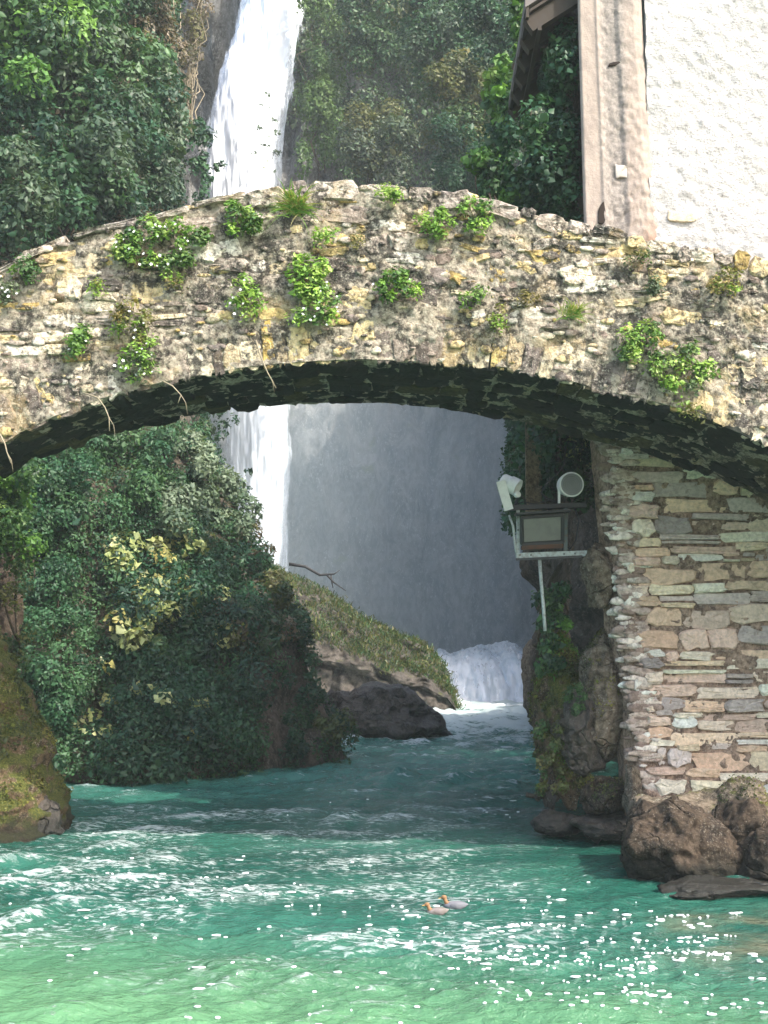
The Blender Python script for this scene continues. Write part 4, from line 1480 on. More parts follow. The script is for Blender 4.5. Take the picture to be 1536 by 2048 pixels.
# upper left
lshrub((-20, 170, 10, 260), 34, (0.25, 0.8), 8000, 0.15, G_BRIGHT[:3] + G_MID, 730, 'leafy_tree', 'bright green leafy tree crown in the upper left corner', 'tree', stems=6)
lshrub((120, 320, 30, 330), 36, (0.25, 0.75), 8000, 0.15, G_MID + G_GREY, 732, 'leafy_tree', 'mid green broad tree left of the bare brown vines', 'tree', stems=6)
lshrub((-20, 220, 270, 500), 38, (0.25, 0.7), 8000, 0.14, G_DARK + G_MID[:2] + G_GREY[:2], 734, 'leafy_tree', 'dark bushy tree just above the left end of the bridge', 'tree', stems=6)
lshrub((190, 410, 230, 470), 42, (0.25, 0.65), 9000, 0.13, G_DARK + G_GREY + G_BLUE[:1], 736, 'leafy_tree', 'dark grey green tree above the bridge beside the waterfall foot', 'tree', stems=6)
lshrub((230, 440, -30, 260), 44, (0.25, 0.5), 5200, 0.10, G_BROWN + [(0.2, 0.16, 0.11), (0.24, 0.2, 0.14)] + G_OLIVE[:2], 738, 'bare_vine', 'tangle of brown bare vines at the waterfall upper left edge', 'vine', stems=60, stem_mat=M_TWIG)
lshrub((330, 430, -40, 40), 14, (0.25, 0.5), 2600, 0.11, G_MID, 740, 'broadleaf_shrub', 'green shrub at the very top beside the waterfall lip')
lshrub((-20, 260, 180, 500), 40, (0.2, 0.45), 2600, 0.10, G_BROWN + G_GREY[:1], 742, 'bare_vine', 'brown bare brushwood tangled through the dark trees left of the waterfall', 'brushwood', stems=90, stem_mat=M_TWIG)
# sprigs in front of the waterfall
rg = rs(745)
c = np.array([P(412 + rg.normal() * 16, 345 + rg.normal() * 22, 34) for _ in range(16)] + [P(405 + rg.normal() * 8, 265 + rg.normal() * 18, 34) for _ in range(10)])
shrub('broadleaf_shrub', 'dark leafy branch silhouetted against the foot of the waterfall', 'shrub', c, rg.uniform(0.08, 0.2, len(c)), 900, 0.12, G_DARK + G_BLUE, 746, group=GRP_L, stems=0)
c = np.array([P(535 + rg.normal() * 14, 270 + rg.normal() * 50, 57.5) for _ in range(20)])
shrub('broadleaf_shrub', 'grey green sprigs wetted by spray on the right edge of the waterfall', 'shrub', c, rg.uniform(0.06, 0.2, len(c)), 240, 0.13, G_GREY + [(0.2, 0.24, 0.16)], 748, stems=0)
c = np.array([P(470 + rg.normal() * 16, 965 + rg.normal() * 14, 28.5) for _ in range(10)] + [P(440 + rg.normal() * 14, 850 + rg.normal() * 14, 28.5) for _ in range(8)])
shrub('broadleaf_shrub', 'small leafy sprig leaning out over the waterfall under the arch', 'shrub', c, rg.uniform(0.06, 0.18, len(c)), 420, 0.10, G_GREY + G_DARK, 750, group=GRP_L)

# near left bush under the arch
rg = rs(760)
c = np.array([P(rg.uniform(-60, 62), rg.uniform(930, 1100), 17.3 + rg.uniform(-0.3, 0.6)) for _ in range(40)])
shrub('leafy_shrub', 'bright green leafy bush at the left under the arch', 'shrub', c, rg.uniform(0.12, 0.26, 40), 5200, 0.07, G_BRIGHT + G_MID, 761, group=GRP_L)
c = np.array([P(rg.uniform(-60, 66), rg.uniform(1080, 1330), 17.5 + rg.uniform(-0.2, 0.5)) for _ in range(26)])
shrub('leafy_shrub', 'mid green trailing bush hanging over the dark brown rock face', 'shrub', c, rg.uniform(0.1, 0.2, 26), 1500, 0.06, G_MID + G_OLIVE, 763, group=GRP_L)

# far cliff vegetation
rng = rs(800)
nx = 1500
x_ = rng.uniform(-9, 12, nx)
z_ = rng.uniform(17, 38, nx)
cc = back_cliff(x_, z_)
den = (vnoise(cc * np.array((0.22, 0.1, 0.12)), 55) + 0.05 * (z_ - 24)) > -0.25
cc = cc[den] + np.array((0, -0.5, 0))
rr = rng.uniform(0.5, 1.2, len(cc))
pxc = 768 + FPX * cc[:, 0] / cc[:, 1]
keep = pxc > 575
cc, rr = cc[keep], rr[keep]
fo = foliage('hanging_greenery', [clump_leaves(cc, rr, 70000, 0.20, G_MID + G_GREY + G_OLIVE[:2], rng, (0, -1, 0.35), squash=(0.8, 0.7, 1.35))], rng, droop=0.7)
kind(fo, 'stuff')
fo['label'] = 'mixed green greenery hanging on the far cliff right of the waterfall'
fo['category'] = 'greenery'


def fshrub(win, Y, n, rad, nleaf, size, pal, seed, name, label, cat='shrub', **k):
    rg = rs(seed)
    c = np.array([P(rg.uniform(win[0], win[1]), rg.uniform(win[2], win[3]), Y + rg.uniform(-0.8, 0.8)) for _ in range(n)])
    # round off the window
    m = np.array([(win[0] + win[1]) / 2, (win[2] + win[3]) / 2])
    return shrub(name, label, cat, c, rg.uniform(rad[0], rad[1], n), nleaf, size, pal, seed + 1, group='bushes on the far and right gorge side', **k)


fshrub((600, 680, -20, 330), 59, 34, (0.4, 0.9), 8500, 0.17, [(0.09, 0.16, 0.045), (0.12, 0.19, 0.06), (0.07, 0.13, 0.04)], 810, 'hanging_creeper', 'light green creeper curtain hanging just right of the waterfall', 'creeper', squash=(0.7, 0.7, 1.5), droop=0.9)
fshrub((690, 800, -20, 130), 58, 26, (0.5, 1.0), 7000, 0.2, G_MID + G_OLIVE[:1], 812, 'leafy_tree', 'green tree at the top of the far cliff, middle of the picture', 'tree')
fshrub((700, 800, 210, 360), 57, 24, (0.4, 0.9), 6000, 0.18, G_GREY + G_OLIVE[:2], 814, 'leafy_shrub', 'grey green shrub on the far cliff just above the bridge crown')
fshrub((820, 950, -30, 160), 50, 34, (0.5, 1.0), 10000, 0.18, G_BLUE[:2] + G_MID[:2] + G_GREY[:1], 816, 'leafy_tree', 'dark blue green tree right of the far cliff top', 'tree')
fshrub((850, 990, 130, 280), 47, 30, (0.4, 0.8), 8000, 0.16, G_OLIVE + G_MID[:2], 818, 'leafy_shrub', 'olive yellow shrub below the dark blue green tree')
fshrub((880, 1010, 260, 390), 44, 26, (0.35, 0.7), 7000, 0.15, G_DARK + G_BLUE + G_GREY[:1], 820, 'leafy_shrub', 'dark shrub above the bridge left of the house ivy')
fshrub((940, 1080, -40, 130), 40, 34, (0.4, 0.8), 9000, 0.15, G_DARK + G_MID[:2], 822, 'leafy_tree', 'dark tree behind the timber eave', 'tree')
rg = rs(838)
c = np.array([P(np.interp(y_, [-30, 100, 240], [425, 395, 372]) - abs(rg.normal()) * 26, y_, 48 + rg.normal()) for y_ in rg.uniform(-30, 240, 44)])
shrub('bare_vine', 'grey brown dry creepers hanging along the left edge of the upper waterfall', 'vine', c, rg.uniform(0.2, 0.5, 44), 3600, 0.13, G_BROWN + [(0.2, 0.165, 0.12)] + G_OLIVE[:2], 839, stems=40, stem_mat=M_TWIG, droop=0.9, group='bushes on the far and right gorge side')
# right bank foliage seen under the arch
fshrub((1022, 1080, 820, 1010), 30, 18, (0.15, 0.35), 3200, 0.10, G_MID[:2] + G_DARK, 824, 'leafy_shrub', 'shaded green shrub under the arch behind the timber post', droop=0.9)
rg = rs(826)
c = np.array([P(rg.uniform(1130, 1200), rg.uniform(870, 1010), 16.9 + rg.uniform(-0.2, 0.3)) for _ in range(26)])
shrub('climbing_ivy', 'green ivy between the round lamp and the foundation corner', 'ivy', c, rg.uniform(0.08, 0.2, 26), 2200, 0.07, G_MID + G_DARK, 827, extra=[(120, 0.07, G_YELLOW + G_BRIGHT, 0.3)])
c = np.array([P(1075 + rg.uniform(0, 62) - 0.1 * (k % 3), rg.uniform(1170, 1350), 16.2 + rg.uniform(-0.2, 0.3)) for k in range(30)])
shrub('leafy_shrub', 'glossy green plant hanging below the floodlight bracket', 'shrub', c, rg.uniform(0.06, 0.15, 30), 1500, 0.075, G_MID + G_DARK + G_BRIGHT[:1], 829)
c = np.array([P(rg.uniform(1076, 1130), rg.uniform(1450, 1580), 15.9 + rg.uniform(-0.2, 0.2)) for k in range(20)])
shrub('moss_tuft', 'bright yellow green mossy tuft on the rock by the river', 'moss', c, rg.uniform(0.05, 0.12, 20), 1600, 0.04, G_BRIGHT[:1] + G_OLIVE + G_MID[:2], 831)
c = np.array([P(rg.uniform(1130, 1180), rg.uniform(1370, 1430), 15.5 + rg.uniform(-0.1, 0.1)) for k in range(8)])
shrub('moss_tuft', 'small green moss tuft on the tan boulder', 'moss', c, rg.uniform(0.05, 0.1, 8), 700, 0.035, G_MID, 833, stems=1)

rg = rs(835)  # mostly unseen tree, added to throw shade on the left rock nose
c = np.array([(rg.uniform(3.6, 9.5), rg.uniform(21.0, 25.5), rg.uniform(5.0, 13.5)) for k in range(70)])
shrub('leafy_tree', 'big dark tree added behind the white house to shade the rock nose', 'tree', c, rg.uniform(0.7, 1.2, 70), 22000, 0.2, G_DARK + G_MID[:2], 836, out=(0.2, -0.3, 1), stems=10)

# ivy on the house side wall
rg = rs(840)
cs, rr, ys = [], [], []
for k in range(430):
    Y = rg.uniform(15.6, 24) if k < 330 else rg.uniform(15.45, 17.0)
    z = rg.uniform(6.5, 10.3) if k >= 330 else rg.uniform(4.6, 9.3) if Y < 19.8 else rg.uniform(4.6, 11.5)
    bul = (0.12 if k < 330 else 0.03) + (0.32 if k < 330 else 0.1) * max(0, vnoise(np.array([[Y * 0.5, z * 0.55, 2.2]]), 9)[0] + 0.35) + (0.35 * np.clip((Y - 18.5) / 3, 0, 1) if z > 9.6 else -0.12 * (Y > 18.5))
    cs.append((2.47 - bul, Y, z))
    rr.append(rg.uniform(0.16, 0.34))
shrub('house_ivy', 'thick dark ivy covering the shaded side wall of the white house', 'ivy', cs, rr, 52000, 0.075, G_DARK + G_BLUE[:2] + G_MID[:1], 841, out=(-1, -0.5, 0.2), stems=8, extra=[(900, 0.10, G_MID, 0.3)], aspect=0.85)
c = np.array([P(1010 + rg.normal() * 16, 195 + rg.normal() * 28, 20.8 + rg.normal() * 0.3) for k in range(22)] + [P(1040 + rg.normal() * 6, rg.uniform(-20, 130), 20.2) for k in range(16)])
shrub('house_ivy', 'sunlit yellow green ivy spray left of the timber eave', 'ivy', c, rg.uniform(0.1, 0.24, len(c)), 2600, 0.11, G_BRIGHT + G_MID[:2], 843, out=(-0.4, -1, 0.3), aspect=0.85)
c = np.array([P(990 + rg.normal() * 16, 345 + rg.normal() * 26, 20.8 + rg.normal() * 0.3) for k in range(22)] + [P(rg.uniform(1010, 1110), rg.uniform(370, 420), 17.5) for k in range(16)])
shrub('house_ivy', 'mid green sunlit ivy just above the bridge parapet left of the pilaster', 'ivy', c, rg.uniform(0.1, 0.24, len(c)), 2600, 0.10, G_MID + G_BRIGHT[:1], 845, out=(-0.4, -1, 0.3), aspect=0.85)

# grass on the far ledges
def grass_on(name, label, pts, L, pal, seed, parent=None):
    rg = rs(seed)
    n = len(pts)
    d = rg.normal(size=(n, 3)) * np.array((0.5, 0.5, 0.2)) + np.array((0, -0.25, 0.8))
    d /= np.linalg.norm(d, axis=1, keepdims=True)
    sd = np.cross(d, rg.normal(size=(n, 3)))
    sd /= np.linalg.norm(sd, axis=1, keepdims=True)
    l = (L * rg.uniform(0.5, 1.3, n))[:, None]
    w = l * 0.07
    mid = pts + d * l * 0.55
    tip = pts + d * l + np.array((0, -0.12, -0.35)) * l
    V = np.stack([pts - sd * w, pts + sd * w, mid + sd * w * 0.8, tip, mid - sd * w * 0.8], 1).reshape(-1, 3)
    i = np.arange(n)[:, None] * 5
    F = np.concatenate([i + np.array((0, 1, 2)), i + np.array((0, 2, 4)), i + np.array((4, 2, 3))], 0)
    pal = np.asarray(pal)
    c = np.repeat(pal[rg.randint(len(pal), size=n)] * rg.uniform(0.7, 1.25, (n, 1)), 5, 0)
    return build_mesh(name, V, F, M_LEAF, smooth=False, col=c)


led = bpy.data.objects['rock_ledge']
vv = np.array([(*v.co, v.normal.z) for v in led.data.vertices])
vv = vv[(vv[:, 3] > 0.2) & (np.repeat(tq, len(lx)) > 0.53) & (np.repeat(tq, len(lx)) < 0.86) & (vv[:, 0] > -6.5)]
rg = rs(850)
k = rg.randint(len(vv), size=16000)
pts = vv[k, :3] + np.array(led.location) + rg.normal(size=(16000, 3)) * 0.08
gm = grass_on('ledge_grass', '', pts, 0.22, G_OLIVE + G_MID + [(0.12, 0.15, 0.045), (0.15, 0.17, 0.05)], 851)
go = kind(obj('ledge_grass', gm), 'stuff')
go['label'] = 'short green grass on the sloping ledge in the mist'
go['category'] = 'grass'

# dead branch over the ledge
db = MB()
rg = rs(860)
A = [P(578, 1128, 34), P(610, 1133, 34), P(640, 1150, 34), P(668, 1148, 34), P(680, 1140, 34)]
db.tube(A, [0.05, 0.045, 0.04, 0.025, 0.01], 6)
db.tube([P(652, 1148, 34), P(668, 1165, 34), P(678, 1172, 34), P(692, 1182, 34)], [0.03, 0.025, 0.018, 0.008], 5)
db.tube([P(662, 1150, 34), P(664, 1165, 34), P(666, 1176, 34)], [0.025, 0.02, 0.01], 5)
o = db.obj('dead_branch', mat_plain('dead_wood', (0.05, 0.05, 0.05), 0.8), None, (0, 0, 0), smooth=True)
tag(o, 'dark dead branch reaching out over the grassy ledge', 'branch')

# plants growing on the bridge
GRP_B = 'plants rooted in the bridge masonry'


def wall_plant(box, label, pal, seed, n=420, size=0.042, flowers=0, kind_='bush', name='wall_plant'):
    x0, y0, x1, y1 = box
    rg = rs(seed)
    cx, cy = (x0 + x1) / 2, (y0 + y1) / 2
    base = P(cx, cy, YFR - 0.02)
    t = thing(name, label, 'plant', tuple(base), GRP_B)
    k = max(5, int((x1 - x0) * (y1 - y0) / 330))
    cs = []
    while len(cs) < k:
        u, v = rg.uniform(-1, 1, 2)
        if u * u + v * v < 1:
            lump = 0.10 * (1 - (u * u + v * v)) ** 0.5
            cs.append(P(cx + u * (x1 - x0) * 0.52, cy + v * (y1 - y0) * 0.52, YFR - 0.05 - lump * rg.uniform(0.3, 1)))
    cs = np.array(cs)
    rad = rg.uniform(0.04, 0.085, k)
    pal = [(1.42 * c[0], 1.25 * c[1], 1.2 * c[2]) for c in pal]
    parts = [clump_leaves(cs, rad * 1.2, int(n * 1.45), size * 1.08, pal, rg, (0, -1, 0.5), shell=(0.4, 1.25), up=0.9)]
    foliage('foliage', parts, rg, t, tuple(base), 0.6, -0.1)
    mb = MB()
    for i in range(min(7, k)):
        twig_tube(mb, (base[0] + rg.normal() * 0.03, YFR + 0.05, base[2] - 0.03), cs[i], 0.006, 0.003, rg, 4, 0.1, 4)
    mb.obj('stem', M_TWIG, t, (0, 0, 0), smooth=True)
    if flowers:
        V_, F_ = [], []
        v5, f5 = [], []
        for i in range(int(flowers * 0.55)):
            c0 = cs[rg.randint(k)] + rg.normal(size=3) * np.array((0.05, 0.02, 0.05)) + np.array((0, -0.08, 0.0))
            r = rg.uniform(0.008, 0.017)
            nvec = np.array((rg.normal() * 0.4, -1, 0.4 + rg.normal() * 0.3))
            nvec /= np.linalg.norm(nvec)
            u_ = np.cross(nvec, (0, 0, 1.0))
            u_ /= np.linalg.norm(u_)
            w_ = np.cross(nvec, u_)
            b0 = len(v5)
            v5.append(c0)
            for a in range(10):
                rr_ = r * (1.25 if a % 2 == 0 else 0.75)
                an = a * math.pi / 5
                v5.append(c0 + (u_ * math.cos(an) + w_ * math.sin(an)) * rr_ + nvec * 0.004)
            for a in range(10):
                f5.append((b0, b0 + 1 + a, b0 + 1 + (a + 1) % 10))
        kind(obj('flowers', build_mesh('flowers', v5, f5, M_FLOWER, smooth=False), t), 'stuff')
    return t


WP = [((235, 440, 410, 540), 'large bushy plant with tiny white flowers, left of the bridge crown', G_BRIGHT + G_MID, 1500, 0.045, 55),
      ((440, 415, 515, 470), 'leafy tuft under the coping between the big bush and the grass tuft', G_BRIGHT + G_MID[:2], 520, 0.045, 0),
      ((580, 510, 660, 600), 'bright green leafy plant in the middle of the bridge face', G_BRIGHT, 520, 0.05, 0),
      ((598, 580, 690, 645), 'plant with white flowers hanging just above the arch ring at mid span', G_BRIGHT + G_MID[:2], 480, 0.042, 40),
      ((755, 540, 830, 605), 'leafy green rosette right of mid span', G_BRIGHT[:3] + G_MID[:1], 460, 0.045, 6),
      ((462, 555, 520, 635), 'small plant with white flowers left of the bright green one', G_BRIGHT + G_OLIVE[:1], 360, 0.04, 16),
      ((228, 605, 295, 685), 'dark olive plant above the flowering creeper on the left', G_OLIVE + G_BRIGHT[:2], 420, 0.04, 6),
      ((245, 680, 325, 760), 'pale flowering creeper at the arch ring on the left', G_BRIGHT + G_GREY, 480, 0.04, 30),
      ((130, 660, 195, 720), 'small green tuft furthest down on the left spandrel', G_BRIGHT[:3] + G_MID[:2], 340, 0.04, 4),
      ((838, 420, 912, 475), 'low green tuft under the coping right of the crown', G_BRIGHT[:3] + G_OLIVE[:1], 360, 0.04, 0),
      ((922, 392, 975, 465), 'slim upright green tuft near the first step of the coping', G_BRIGHT[:3] + G_MID[:1], 340, 0.04, 0),
      ((752, 382, 800, 422), 'tiny yellow green tuft right at the crown coping', G_BRIGHT, 220, 0.038, 0),
      ((962, 618, 1015, 662), 'faint yellow green sprig above the arch right of the crown', G_OLIVE + G_BRIGHT[:2], 200, 0.036, 0),
      ((920, 568, 965, 605), 'small grey green sprig between pale stones right of mid span', G_GREY + G_BRIGHT[:1], 200, 0.036, 0),
      ((1238, 650, 1330, 730), 'upper half of the trailing shrub on the right spandrel', G_BRIGHT + G_MID, 620, 0.042, 0),
      ((1300, 690, 1425, 785), 'lower and larger half of the trailing shrub on the right spandrel', G_BRIGHT + G_GREY[:2] + G_MID[:2], 1000, 0.042, 0),
      ((1298, 555, 1342, 595), 'grey green sprig on the right beside a big yellow stone', G_GREY + G_MID[:2], 220, 0.036, 0),
      ((1418, 540, 1475, 605), 'yellow green tuft near the right end of the parapet', G_OLIVE + G_BRIGHT[:2], 300, 0.036, 0),
      ((25, 528, 80, 562), 'small tuft under the thin coping at the far left', G_MID + G_BRIGHT[:1], 220, 0.036, 0),
      ((635, 455, 675, 485), 'tiny sprig just right below the grass tuft', G_BRIGHT, 160, 0.036, 0),
      ((330, 545, 365, 575), 'tiny green sprig below the right end of the large flowering plant', G_BRIGHT[:2] + G_OLIVE, 120, 0.032, 0),
      ((175, 555, 210, 585), 'tiny sprig on the left between cream stones', G_BRIGHT[:2] + G_OLIVE[:2], 110, 0.032, 0),
      ((700, 480, 730, 505), 'faint sprig right of the tiny one under the crown', G_OLIVE, 90, 0.03, 0),
      ((1030, 590, 1070, 620), 'dry olive sprig left of the spiky grass', G_OLIVE, 120, 0.032, 0),
      ((1250, 500, 1290, 530), 'small moss green sprig under the pilaster foot', G_OLIVE + G_MID[:1], 130, 0.032, 0),
      ((585, 625, 615, 650), 'tiny yellowish sprig on the arch ring left of the hanging white flowers', G_BRIGHT[:2], 90, 0.03, 0),
      ((1360, 800, 1410, 835), 'pale green sprig under the trailing shrub near the arch edge', G_OLIVE + G_BRIGHT[:1], 130, 0.034, 0),
      ((-5, 560, 40, 600), 'pale flowering sprig at the left edge of the bridge', G_GREY + G_BRIGHT[:1], 200, 0.036, 14)]
for i, (bx, lb, pal, n, sz, fl_) in enumerate(WP):
    wall_plant(bx, lb, pal, 900 + i * 3, n, sz, fl_)


def grass_tuft(px, py, L, n, label, pal, seed):
    rg = rs(seed)
    base = P(px, py, YFR - 0.02)
    t = thing('grass_tuft', label, 'grass tuft', tuple(base), GRP_B)
    V, F, Cc = [], [], []
    pal = np.asarray(pal)
    for i in range(n):
        a = rg.normal(0, 0.75)
        l = L * rg.uniform(0.5, 1.2)
        out = rg.uniform(0.2, 0.75)
        p = np.array(base) + np.array((rg.normal() * 0.05, -0.01, rg.normal() * 0.02))
        v = np.array((math.sin(a) * 0.8, -out, math.cos(a) * 0.9 + 0.15))
        v /= np.linalg.norm(v)
        w = rg.uniform(0.004, 0.008)
        b0 = len(V)
        side = np.cross(v, (0, -1, 0.2))
        side /= np.linalg.norm(side) + 1e-6
        for k in range(6):
            tt_ = k / 5
            ww = w * (1 - tt_ ** 2 * 0.9)
            V += [p - side * ww, p + side * ww]
            v = v + np.array((0, -0.02, -0.32))
            v /= np.linalg.norm(v)
            p = p + v * l / 5
        c = pal[rg.randint(len(pal))] * rg.uniform(0.8, 1.2)
        Cc += [c] * 12
        for k in range(5):
            q = b0 + k * 2
            F += [(q, q + 1, q + 3, q + 2)]
    obj('blades', build_mesh('blades', V, F, M_LEAF, smooth=False, col=np.array(Cc)), t)


grass_tuft(590, 425, 0.42, 170, 'drooping yellow green grass tuft under the crown coping', G_BRIGHT + [(0.34, 0.32, 0.10), (0.42, 0.37, 0.16)], 960)
grass_tuft(1145, 632, 0.26, 90, 'spiky yellow grass tuft above the arch on the right', G_YELLOW + G_BRIGHT[:1], 962)

# dry roots hanging below the arch edge
for i, (pl, lb) in enumerate((([(165, 785), (195, 795), (210, 815), (218, 835), (219, 862)], 'long pale dry root hanging from the arch edge on the left'),
                              ([(512, 680), (522, 715), (535, 745), (552, 776)], 'thin pale root hanging from the arch edge near mid span'),
                              ([(0, 868), (10, 888), (14, 905), (22, 926)], 'short pale root at the left edge under the arch'),
                              ([(325, 762), (345, 772), (362, 790), (356, 806)], 'short curved root between the two longer hanging roots'))):
    pts = [P(x, y, YFR - 0.07 - 0.01 * k) for k, (x, y) in enumerate(pl)]
    mb = MB()
    mb.tube(pts, np.linspace(0.009, 0.005, len(pts)), 5)
    a = np.array(pts[-2])
    mb.tube([a, a + np.array((0.05, -0.01, -0.08)), a + np.array((0.07, -0.01, -0.2))], [0.004, 0.003, 0.002], 4)
    o = mb.obj('dry_root', M_TWIG, None, (0, 0, 0), smooth=True)
    tag(o, lb, 'root', 'dry roots hanging from the bridge')

# cushions of moss on the rocks
def moss_on(o, n, size, pal, seed, zmin=0.12, up=-0.1):
    rg = rs(seed)
    me = o.data
    nv = len(me.vertices)
    co = np.empty(nv * 3)
    no = np.empty(nv * 3)
    me.vertices.foreach_get('co', co)
    me.vertices.foreach_get('normal', no)
    co, no = co.reshape(-1, 3), no.reshape(-1, 3)
    w = co + np.array(WL[o.name])
    ok = (no[:, 2] > up) & (w[:, 2] > zmin + 0.25 * vnoise(w * 1.5, seed)) & (fbm(w * 2.2, seed + 1, 4, 0.6) + 0.5 * no[:, 2] > 0.12) & (no[:, 1] < 0.5)
    k = np.nonzero(ok)[0]
    if len(k) == 0:
        return
    k = k[rg.randint(len(k), size=n)]
    C = co[k] + rg.normal(size=(n, 3)) * 0.02 + no[k] * rg.uniform(0, 0.025, (n, 1))
    Nn = no[k] + rg.normal(size=(n, 3)) * 0.7
    patch = vnoise(w[k] * 1.7, seed + 5)
    pal = np.asarray(pal)
    c = pal[np.clip(((patch + 0.6) / 1.2 * len(pal) + rg.normal(size=n) * 0.8).astype(int), 0, len(pal) - 1)] * rg.uniform(0.6, 1.35, (n, 1))
    me2 = leaf_mesh('moss', C, Nn, size * np.exp(rg.normal(size=n) * 0.35), c, rg, 0.7, 0.3)
    q = obj('moss', me2, o, WL[o.name])
    kind(q, 'stuff')


PAL_MOSS = [(0.04, 0.055, 0.015), (0.06, 0.08, 0.02), (0.10, 0.12, 0.025), (0.15, 0.155, 0.03), (0.13, 0.10, 0.035), (0.19, 0.18, 0.04)]
for o in list(COL.objects):
    lb = o.get('label', '')
    if lb.startswith('big mossy brown boulder'):
        moss_on(o, 16000, 0.030, PAL_MOSS, 641, 0.35, -0.3)
    elif lb.startswith('moss covered rock'):
        moss_on(o, 7000, 0.032, PAL_MOSS + G_BRIGHT[:2], 643, 0.3, -0.5)
    elif lb.startswith('tall tan boulder'):
        moss_on(o, 1500, 0.026, PAL_MOSS, 645, 0.6, 0.15)
    elif lb.startswith('flat grey brown slab') or lb.startswith('yellowish blocky'):
        moss_on(o, 900, 0.022, PAL_MOSS, 647, 0.3, 0.2)

#=====================================================================  LAMPS ON THE BRACKET
YL = 15.7
M_STEEL = mat_plain('weathered_steel', (0.09, 0.12, 0.12), 0.6, 0.3, 0.6, (0.14, 0.06, 0.03), 18)
M_PALEST = mat_plain('flaking_pale_paint', (0.42, 0.47, 0.46), 0.6, 0.0, 0.7, (0.12, 0.09, 0.06), 22)
M_WHITEP = mat_plain('white_lamp_paint', (0.78, 0.78, 0.78), 0.45, 0.0, 0.25, (0.35, 0.35, 0.36), 16)
M_BLACK = mat_plain('black_housing', (0.018, 0.02, 0.022), 0.5, dirt=0.2)
M_GLASS = mat_plain('dusty_lamp_glass', (0.17, 0.165, 0.15), 0.25, 0.0, 0.35, (0.08, 0.08, 0.08), 9)
M_GRILL = mat_plain('grey_lamp_grille', (0.26, 0.27, 0.29), 0.45, 0.2, 0.2)


def L(px, py, dy=0.0):
    return Vector(P(px, py, YL + dy))


br = thing('steel_bracket', 'rusty steel bracket with a long pale prop carrying three lamps beside the foundation', 'bracket', tuple(L(1095, 1110)))
MB().beam(L(1032, 1112), L(1200, 1106), 0.10, 0.07).obj('lower_beam', M_PALEST, br, bevel=0.004)
MB().beam(L(1032, 1119, -0.06), L(1165, 1113, -0.06), 0.02, 0.03).obj('lower_lip', M_BLACK, br)
MB().beam(L(1015, 1016), L(1172, 1010), 0.10, 0.06).obj('upper_beam', M_BLACK, br, bevel=0.004)
MB().beam(L(1036, 1018), L(1036, 1110), 0.04, 0.04, (0, 1, 0)).obj('upright', M_PALEST, br)
MB().beam(L(1131, 1014), L(1131, 1108), 0.045, 0.04, (0, 1, 0)).obj('upright', M_STEEL, br)
MB().tube([L(1018, 1030, -0.03), L(1026, 1052, -0.03), L(1030, 1090, -0.03), L(1033, 1108, -0.03)], 0.016, 6).obj('strut', M_PALEST, br, smooth=True)
MB().tube([L(1079, 1118), L(1082, 1160), L(1087, 1215), L(1090, 1262)], 0.022, 8).obj('prop', M_PALEST, br, smooth=True)
MB().beam(L(1130, 1110), L(1200, 1106, 0.4), 0.05, 0.05).obj('wall_arm', M_STEEL, br)

bo = MB()
for (x_, y_) in ((1040, 1110), (1062, 1110), (1128, 1108), (1150, 1107), (1036, 1060), (1131, 1050)):
    bo.lathe(L(x_, y_, -0.055), (0, -1, 0), [(0, 0.012), (0.012, 0.012), (0.014, 0.0)], 6)
kind(bo.obj('bolts', M_STEEL, br), 'stuff')
for a_ in (([L(1030, 1010, 0.02), L(1045, 1004, 0.04), L(1070, 1008, 0.03), L(1100, 1000, 0.05), L(1120, 1006, 0.03)], 'thin black wire running along the bracket top between the lamps'),
           ([L(1126, 1086, 0.15), L(1140, 1098, 0.12), L(1152, 1080, 0.12), L(1158, 1040, 0.2), L(1150, 1016, 0.2)], 'looped black wire behind the floodlight beside the upright')):
    tag(MB().tube(a_[0], 0.009, 6).obj('power_cable', M_BLACK, None, (0, 0, 0), smooth=True), a_[1], 'cable')

fl = thing('floodlight', 'large black floodlight with dusty grey front glass on the steel bracket', 'floodlight', tuple(L(1084, 1100)))
hb = MB()
a, b_, c_, d_ = L(1042, 1036, -0.10), L(1126, 1030, -0.10), L(1126, 1085, -0.02), L(1043, 1090, -0.02)
bk = Vector((0, 0.26, 0.03))
hb.add([a, b_, c_, d_, a + bk, b_ + bk, c_ + bk, d_ + bk], [(3, 2, 1, 0), (4, 5, 6, 7), (0, 1, 5, 4), (1, 2, 6, 5), (2, 3, 7, 6), (3, 0, 4, 7)])
hb.obj('housing', M_BLACK, fl, bevel=0.01)
mbv = MB()
fw = Vector((0, -0.014, 0))
def lerp2(u, v):
    return (a * (1 - u) + b_ * u) * (1 - v) + (d_ * (1 - u) + c_ * u) * v
mbv.add([lerp2(0.06, 0.06) + fw, lerp2(0.94, 0.06) + fw, lerp2(0.94, 0.90) + fw, lerp2(0.06, 0.90) + fw], [(3, 2, 1, 0)])
mbv.obj('front_glass', M_GLASS, fl)
fr_ = MB()
for p0, p1 in (((0, 0), (1, 0)), ((1, 0), (1, 1)), ((1, 1), (0, 1)), ((0, 1), (0, 0))):
    fr_.beam(lerp2(*p0) + fw * 1.5, lerp2(*p1) + fw * 1.5, 0.03, 0.03)
fr_.obj('frame', M_BLACK, fl)
MB().beam(L(1030, 1029, -0.14), L(1140, 1022, -0.14), 0.22, 0.025).obj('visor', M_BLACK, fl)
rt = MB().beam(L(1043, 1096, -0.05), L(1126, 1092, -0.05), 0.07, 0.05)
rt.obj('rust_tray', mat_plain('rust', (0.10, 0.045, 0.025), 0.85, dirt=0.6), fl)

